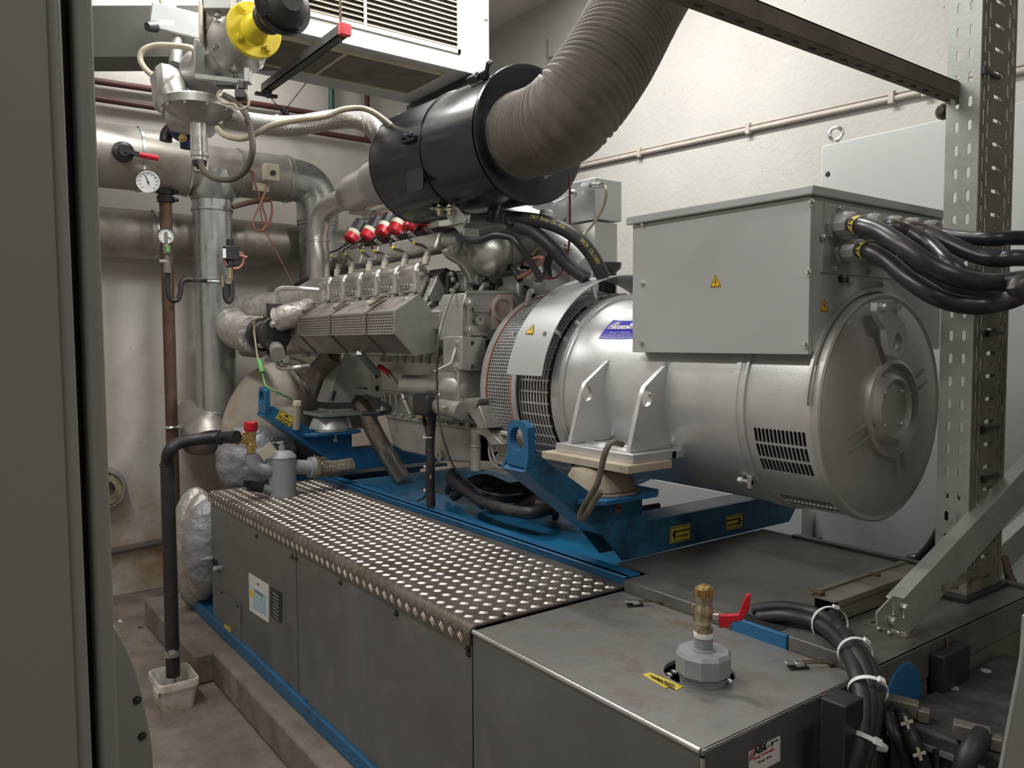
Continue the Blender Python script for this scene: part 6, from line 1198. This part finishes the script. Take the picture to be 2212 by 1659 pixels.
O('braided_hose', MB().tube([P(700, 592, Y=2.6), P(735, 575, Y=2.65), P(775, 550, Y=2.75), P(830, 520, Y=2.9)], .075, 24, 8), m_bswd, label='dark braided hose lying behind the first spark plug leads', cat='hose')
O('black_bend', MB().tube([P(640, 650, Y=2.5), P(650, 630, Y=2.5), P(670, 618, Y=2.52), P(700, 610, Y=2.55)], .08, 24, 8), m_rub, label='fat black hose bend left of the first valve cover', cat='hose')
O('junction_box', MB().box(P(552, 852, X=-6.6), P(582, 828, X=-6.55)).cyl(P(552, 845, X=-6.57), P(535, 842, X=-6.57), .02), m_cream, label='small cream junction box on the wall behind the blue lug', cat='box')
# ---------------------------------------------------------------- gas train hanging at the top left
gt = T('gas_train', 'gas valve train with yellow flanged pipe, regulator and actuator box', 'valve assembly')
GA = PD(548, 66, 4.4); GB = PD(652, -22, 3.9); GD = (GB-GA).normalized()
def gd(t, rs, m, nm, n=40, **k): return O(nm, MB().lathe(GA+GD*t, GD, rs, n), m, gt, **k)
gd(-.012, [(0, .152), (.03, .152), (.034, .147), (.034, 0)], m_yel, 'yellow_flange', label='yellow pipe flange')
gd(.02, [(0, .085), (.05, .066), (.06, .062), (.36, .062)], m_yel, 'yellow_pipe')
gd(.20, [(0, .078), (.01, .086), (.03, .086), (.04, .078)], m_dark, 'hose_clamp', 32)
fe = (GB-GA).length; gd(.36, [(0, .062), (.02, .09), (.03, .145), (.05, .15), (.05, .125), (.12, .11), (.16, .06)], m_dark, 'dark_flange')
ax_, gu, gv = frame(GD)
for k in range(4):
    a = math.radians(35+90*k); dr = gu*math.cos(a)+gv*math.sin(a)
    O('flange_bolt', MB().bolt(GA+GD*.022+dr*.115, GD, .019, .02), m_yel, gt); O('dark_bolt', MB().bolt(GA+GD*.41+dr*.115, GD, .018, .02), m_dark, gt)
gd(-.05, [(0, .10), (0, .148), (.035, .148)], m_gas, 'grey_flange')
gd(-.30, [(0, .15), (.02, .17), (.05, .175), (.07, .16), (.12, .13), (.25, .115)], m_gas, 'valve_housing')
gd(-.62, [(0, .145), (.03, .155), (.06, .155), (.09, .11), (.30, .12), (.33, .165)], m_gas, 'pipe_joint')
gd(-.95, [(0, .0), (.0, .12), (.06, .145), (.10, .145), (.14, .12), (.34, .12)], m_gas, 'rear_body')
for k in range(6):
    a = math.radians(20+60*k); dr = gu*math.cos(a)+gv*math.sin(a); O('housing_bolt', MB().bolt(GA+GD*-.235+dr*.15, GD, .018, .03), m_alu, gt); O('joint_bolt', MB().bolt(GA+GD*-.53+dr*.135, GD, .016, .03), m_alu, gt)
D5 = 4.75; gp_ = lambda x, y, D=D5: PD(x, y, D)
O('spring_block', MB().obb(gp_(480, 40, 4.6), RI+FW*.6, UP, .10, .12, .08), m_cream if 0 else m_tray, gt, bev=.008); O('rating_label', MB().obb(gp_(438, 55, 4.5), FW+RI*-.15, UP, .09, .11, .003), m_cream, gt)
O('connector_box', MB().obb(gp_(475, 8, 4.4), RI, UP, .075, .05, .05).cyl(gp_(470, 20, 4.4), gp_(470, 38, 4.4), .02).cyl(gp_(497, 15, 4.4), gp_(497, 28, 4.4), .025), m_gland, gt, bev=.005)
ab_ = O('actuator_box', MB().obb(gp_(385, 60, 5.2), RI+FW*.35-UP*.12, UP, .16, .085, .11), m_grey, gt, bev=.01); O('actuator_knob', MB().cyl(gp_(336, 58, 5.05), gp_(318, 58, 5.0), .036, .028, n=14), m_blk, ab_); O('type_label', MB().obb(gp_(360, 50, 4.99), RI-UP*.12, UP, .045, .018, .002), m_white, ab_)
O('actuator_stem', MB().cyl(gp_(384, 85, 5.15), gp_(378, 140, 5.1), .04), m_gas, gt)
O('valve_bracket', MB().box(gp_(428, 85, 5.0), gp_(440, 130, 5.0)), m_gas, gt)
O('conduit_drop', MB().cyl(gp_(352, -30, 5.3), gp_(362, 20, 5.3), .045).cyl(gp_(375, 0, 5.2), gp_(376, 25, 5.2), .015), m_cream, gt)
rc = gp_(428, 232, 4.75); O('regulator_case', MB().lathe(rc+V((0, 0, .06)), (0, 0, -1), [(0, .13), (.02, .19), (.03, .205), (.075, .205), (.08, .19), (.10, .17), (.14, .10), (.155, .07), (.16, 0)], 48), m_gas, gt)
for k in range(10): a = 2*math.pi*k/10; O('case_screw', MB().bolt(rc+V((.195*math.cos(a), .195*math.sin(a), -.018)), (0, 0, -1), .010, .012, False), m_alu, gt)
O('regulator_spring_tube', MB().lathe(rc+V((0, 0, -.08)), (0, 0, -1), [(0, .05), (.18, .048), (.185, .053), (.21, .053), (.215, .043), (.235, .043)], 24), m_alu, gt); O('tube_cap', MB().lathe(rc+V((0, 0, -.315)), (0, 0, -1), [(0, .043), (.03, .04), (.035, .022), (.05, .02)], 20), m_blk, gt)
O('rear_disc', MB().lathe(gp_(345, 190, 5.0), RI*-1+FW*-.6, [(-.10, .13), (-.05, .15), (0, .15), (.03, .12), (.04, .06), (.04, 0)], 36), m_gas, gt); O('rear_branch', MB().cyl(gp_(360, 170, 5.0), gp_(385, 240, 4.95), .10, n=28).cyl(gp_(352, 160, 5.0), gp_(356, 180, 5.0), .07, n=20).cyl(gp_(380, 250, 4.9), gp_(450, 262, 4.85), .10), m_gas, gt)
O('bracket_plate', MB().obb(gp_(430, 128, 4.65), RI+FW, UP, .03, .11, .008).obb(gp_(478, 172, 4.5), RI*.9+UP*-.1, UP*.2+FW, .14, .03, .012), m_galv, gt, bev=.002)
O('solenoid_plug', MB().obb(gp_(524, 178, 4.5), RI, UP, .02, .045, .03).obb(gp_(522, 205, 4.5), RI, UP, .03, .025, .03), m_blk, gt, bev=.004)
O('pressure_switch', MB().obb(gp_(490, 178, 4.6), RI, UP, .05, .03, .03), m_blk, gt, bev=.004); O('plug_cover', MB().obb(gp_(536, 165, 4.45), RI, UP, .015, .04, .03), m_gland, gt, bev=.004)
vb = T('blue_valve', 'dark blue shut off valve on a black bend below the regulator', 'valve')
O('valve_body', MB().sph(gp_(395, 280, 5.3), .09, (1, 1, .9)).lathe(gp_(405, 288, 5.3), (0, 0, -1), [(0, .08), (.03, .08), (.03, .05), (.10, .05)], 12), M('dark_blue_paint', (.012, .02, .10), .4), vb); O('valve_nut', MB().bolt(gp_(395, 298, 5.15), (.8, -.5, 0), .018, .02), m_brass, vb)
O('valve_nut', MB().bolt(gp_(380, 270, 5.15), (.8, -.5, 0), .018, .02), m_brass, vb)
O('black_bend', MB().tube([gp_(385, 275, 5.35), gp_(370, 278, 5.35), gp_(360, 290, 5.35), gp_(358, 305, 5.35)], .04, 16, 6), m_blk, vb)
cab('beige_loop', ((432, 120, 4.7), (415, 105, 4.8), (385, 100, 4.9), (340, 98, 4.95), (310, 108, 4.95), (303, 128, 4.95), (315, 150, 4.95), (340, 172, 4.95)), .018, m_beige, 'pale cable loop left of the gas valves under the actuator box')
cab('brown_loop', ((432, 345, 4.75), (440, 368, 4.7), (465, 385, 4.65), (500, 387, 4.6), (530, 368, 4.55), (545, 330, 4.5), (543, 290, 4.5), (530, 245, 4.5), (505, 218, 4.5), (482, 205, 4.5)), .018, m_hose, 'brown cable looping from the regulator stem back up to the valve')
cab('beige_hose', ((468, 277, 4.7), (485, 292, 4.65), (520, 300, 4.6), (550, 290, 4.6), (590, 270, 4.6), (650, 258, 4.6), (700, 252, 4.65), (740, 237, 4.7), (780, 234, 4.75), (810, 245, 4.75), (850, 275, 4.8)), .017, m_beige, 'pale beige hose tied on top of the bright braided gas hose', cat='hose')
cab('thin_lead', ((478, 195, 4.4), (470, 205, 4.4), (480, 222, 4.4), (505, 225, 4.4), (515, 236, 4.4), (535, 230, 4.4), (537, 210, 4.4), (530, 195, 4.4)), .007, m_beige, 'thin curled wire below the gas valve')
gh = T('gas_hose', 'bright steel braided gas hose from the valve train to the engine', 'hose')
O('steel_braid', MB().tube([PD(490, 255, 4.95), PD(540, 265, 4.95), PD(600, 272, 4.95), PD(650, 270, 4.98), PD(710, 260, 5.0), PD(760, 256, 5.0), PD(795, 268, 5.0), PD(818, 292, 5.0), PD(832, 325, 5.05), PD(838, 350, 5.1)], .062, 28, 8), m_bswe, gh, ang=70)
for x, y in ((600, 272), (790, 266)): O('tie_wrap', MB().torus(PD(x, y, 4.97 if x < 700 else 5.0), RI, .066, .004), m_cream, gh)
# ---------------------------------------------------------------- overhead heater
ac = T('air_heater', 'white overhead heater unit with louvred front and bottom grille', 'heater')
Z2 = 2.0; xa, xb_ = -5.02, -6.02; yr = 3.36; yl = P(520, 110, Z=Z2).y; ztp = Z2+1.05
q = P(1040, 163, Z=Z2); xa, yr = q.x, q.y; q = P(890, 225, Z=Z2); xb_ = q.x
gl_ = (P(985, 60, X=xa).y, P(990, 116, X=xa).z)
O('casing', MB().box((xb_, yl, Z2), (xa-.02, yr, ztp)), m_acg, ac)
fr = MB(); Yg1 = P(988, 60, X=xa).y; zg0 = P(988, 116, X=xa).z
fr.box((xa-.02, yl, Z2), (xa, yr, zg0)).box((xa-.02, Yg1, zg0), (xa, yr, ztp))
O('front_frame', fr, m_acw, ac); O('corner_strip', MB().box((xa-.03, yr, Z2-.02), (xa+.015, yr+.06, ztp)).box((xa-.3, yr+.0, Z2), (xa-.03, yr+.03, ztp)), m_acw, ac); O('corner_clip', MB().box((xa+.012, yr+.015, P(1048, 36, X=xa).z-.03), (xa+.03, yr+.045, P(1048, 36, X=xa).z)), m_wire, ac)
O('grille_rim', MB().box((xa, yl, zg0), (xa+.015, Yg1+.02, zg0+.03)).box((xa, Yg1-.005, zg0), (xa+.015, Yg1+.02, ztp)), m_cream, ac)
O('grille_void', MB().box((xa-.012, yl, zg0+.02), (xa-.008, Yg1, ztp)), m_dark, ac)
lo = MB()
for k in range(24):
    z = zg0+.045+k*.036
    if z < ztp: lo.obb((xa+.002, (yl+Yg1)/2, z), (0, 1, 0), (1, 0, -.8), (Yg1-yl)/2, .014, .002)
O('louvre_blades', lo, m_beige, ac); O('louvre_post', MB().box((xa, P(788, 40, X=xa).y-.01, zg0+.02), (xa+.012, P(788, 40, X=xa).y+.01, ztp)), m_cream, ac)
ga, gb_, gc, gd_ = P(955, 158, Z=Z2), P(872, 196, Z=Z2), P(560, 115, Z=Z2), P(650, 60, Z=Z2)
gx0, gx1, gy1 = gb_.x, ga.x, ga.y
O('bottom_void', MB().box((gx0, yl+.1, Z2-.004), (gx1, gy1, Z2-.001)), m_dark, ac)
lo = MB()
for k in range(20): x = gx0+.02+(gx1-gx0-.04)*k/19; lo.box((x-.005, yl+.1, Z2-.018), (x+.005, gy1, Z2-.006))
O('bottom_slats', lo, m_tray, ac); O('bottom_rim', MB().box((gx0-.02, yl+.1, Z2-.02), (gx0, gy1, Z2)).box((gx1, yl+.1, Z2-.02), (gx1+.02, gy1, Z2)).box((gx0-.02, gy1, Z2-.02), (gx1+.02, gy1+.02, Z2)).box((gx0, P(705, 140, Z=Z2).y-.01, Z2-.02), (gx1, P(705, 140, Z=Z2).y+.01, Z2-.004)), m_beige, ac)
O('support_rail', MB().box((xb_-.05, yr-.09, Z2-.055), (xa+.01, yr-.04, Z2-.005)), m_dark, label='dark steel rail under the right end of the heater', cat='rail')
hr = T('hanging_rail', 'dark channel rail with red end cap hanging below the heater', 'rail'); ra = P(742, 66, Z=1.86); rb_ = P(552, 188, Z=1.86); rb_.y = ra.y
O('rail_channel', MB().box((rb_.x, ra.y-.03, 1.83), (ra.x, ra.y+.03, 1.837)).box((rb_.x, ra.y-.03, 1.83), (ra.x, ra.y-.024, 1.89)).box((rb_.x, ra.y+.024, 1.83), (ra.x, ra.y+.03, 1.89)), m_dark, hr)
O('red_end_cap', MB().box((ra.x, ra.y-.035, 1.825), (ra.x+.035, ra.y+.035, 1.895)), m_redp if 0 else m_red, hr, bev=.004)
O('hanger_rod', MB().cyl((ra.x-.04, ra.y, 1.80), (ra.x-.04, ra.y, 3.0), .008, n=8), m_rust, hr); O('rail_bolt', MB().bolt((rb_.x+.06, ra.y, 1.83), (0, 0, -1), .02, .04).box((rb_.x, ra.y-.08, 1.80), (rb_.x+.04, ra.y+.08, 1.82)), m_dark, hr)
lw = T('pipe_hanger', 'thin wires tied to the red pipe below the hanging rail', 'wire'); q = P(612, 243, X=XB+.12)
O('hanger_wire', MB().cyl(q, P(685, 148, Z=Z2), .004, n=6).cyl(q, P(575, 200, Z=1.82), .004, n=6).cyl(q+V((0, -.02, 0)), P(580, 203, Z=1.82), .004, n=6), m_dark, lw); O('wire_knot', MB().torus(q, (0, 1, 0), .035, .012).torus(q+V((0, .03, 0)), (0, 1, .2), .03, .01), m_blk, lw)
# box duct across the back at the top left
dd_ = RI.copy(); dd_.z = 0; dd_.normalize(); fz = V((FW.x, FW.y, 0)).normalized(); DD = 5.5
a_ = PD(120, 14, DD); zlo = PD(270, 115, DD+.0).z; zhi = PD(270, 12, DD).z
p0 = V((a_.x, a_.y, 0)); du = T('box_duct', 'wide grey box duct across the top left in front of the back wall', 'duct')
p1 = p0+dd_*1.5
O('duct_face', MB().prism([V((p0.x, p0.y, zhi)), V((p1.x, p1.y, zhi)), V((p1.x, p1.y, zlo))+fz*.05, V((p0.x, p0.y, zlo))+fz*.05], fz*.3), M('duct_olive', (.085, .085, .075), .7, 0, .1, 4), du)
O('duct_top_edge', MB().prism([V((p0.x, p0.y, zhi)), V((p1.x, p1.y, zhi)), V((p1.x, p1.y, zhi+.35)), V((p0.x, p0.y, zhi+.35))], fz*.4), m_wire, du)
# ---------------------------------------------------------------- foreground cabinet and guard
FX = -.85
fc = T('foreground_cabinet', 'large grey cabinet close to the camera at the left edge', 'cabinet')
ya = P(163, 830, X=FX).y; yb = P(168-25, 830, X=FX).y
vdir = lambda x0, x1: [P(x0, -60, X=FX), P(x1, 1720, X=FX)]
def slab(xt, xb2, xt2, xb3, X, th):
    return MB().prism([P(xt, -80, X=X), P(xt2, -80, X=X), P(xb3, 1740, X=X), P(xb2, 1740, X=X)], (-th, 0, 0))
def leaf(nm, x0, x1, X, th, m, y0=None):
    a, b_ = P(x0, 0, X=X), P(x1, 1659, X=X); k = (b_.y-a.y)/(b_.z-a.z); f = lambda z: a.y+k*(z-a.z)
    return O(nm, MB().prism([(X, f(ZF), ZF), (X, f(1.25), 1.25), (X, (-1.2 if y0 is None else f(1.25)-y0), 1.25), (X, (-1.2 if y0 is None else f(ZF)-y0), ZF)], (-th, 0, 0)), m, fc, bev=.005 if m is m_lcab else 0, seg=3)
leaf('door_leaf', 131, 200, FX, .5, m_lcab); leaf('seal_gap', 160, 222, FX-.04, .42, m_hole, .2); leaf('frame_edge', 200, 259, FX-.02, .55, m_lcab, .0182)
leaf('door_lip', 132, 201, FX+.004, .02, m_lcab, .012)
cg_ = T('curved_guard', 'grey curved sheet guard at the lower left beside the cabinet', 'guard')
cv = [(249, 1352), (262, 1375), (277, 1405), (295, 1450), (308, 1500), (320, 1560), (329, 1610), (334, 1700), (200, 1700), (200, 1352)]
O('guard_sheet', MB().prism([P(x, y, X=-1.35) for x, y in cv], (-.25, 0, 0)), m_lcab, cg_, bev=.004)
for x, y in ((296, 1512), (307, 1590)): O('guard_screw', MB().bolt(P(x, y, X=-1.35), (1, 0, 0), .0045, .004), m_dark, cg_)
rg = random.Random(2)
for x, y in ((255, 1345), (302, 1357)): q = P(x, y, Z=ZF); O('litter_scrap', MB().add([q+V((rg.uniform(-.04, .04), rg.uniform(-.03, .03), rg.uniform(.004, .02))) for _ in range(4)]+[q], [(0, 1, 4), (1, 2, 4), (2, 3, 4), (3, 0, 4)]), m_wire if x < 270 else m_tray, label='crumpled white paper scrap on the floor by the cabinet' if x < 270 else 'small brown scrap on the floor by the plinth', cat='litter')
# ---------------------------------------------------------------- set every thing's origin to its base
bpy.context.view_layer.update()
def tree(o):
    out = [o]
    for c in o.children: out += tree(c)
    return out
done = set()
for r in ROOTS:
    ms = [o for o in tree(r) if o.type == 'MESH']
    if not ms: continue
    co_ = [q.co for o in ms for q in o.data.vertices]
    if not co_: continue
    mn = [min(q[i] for q in co_) for i in range(3)]; mx_ = [max(q[i] for q in co_) for i in range(3)]
    b0 = V(((mn[0]+mx_[0])/2, (mn[1]+mx_[1])/2, mn[2]))
    for o in ms:
        if o.data.name not in done: o.data.transform(Matrix.Translation(-b0)); done.add(o.data.name)
    r.location = b0
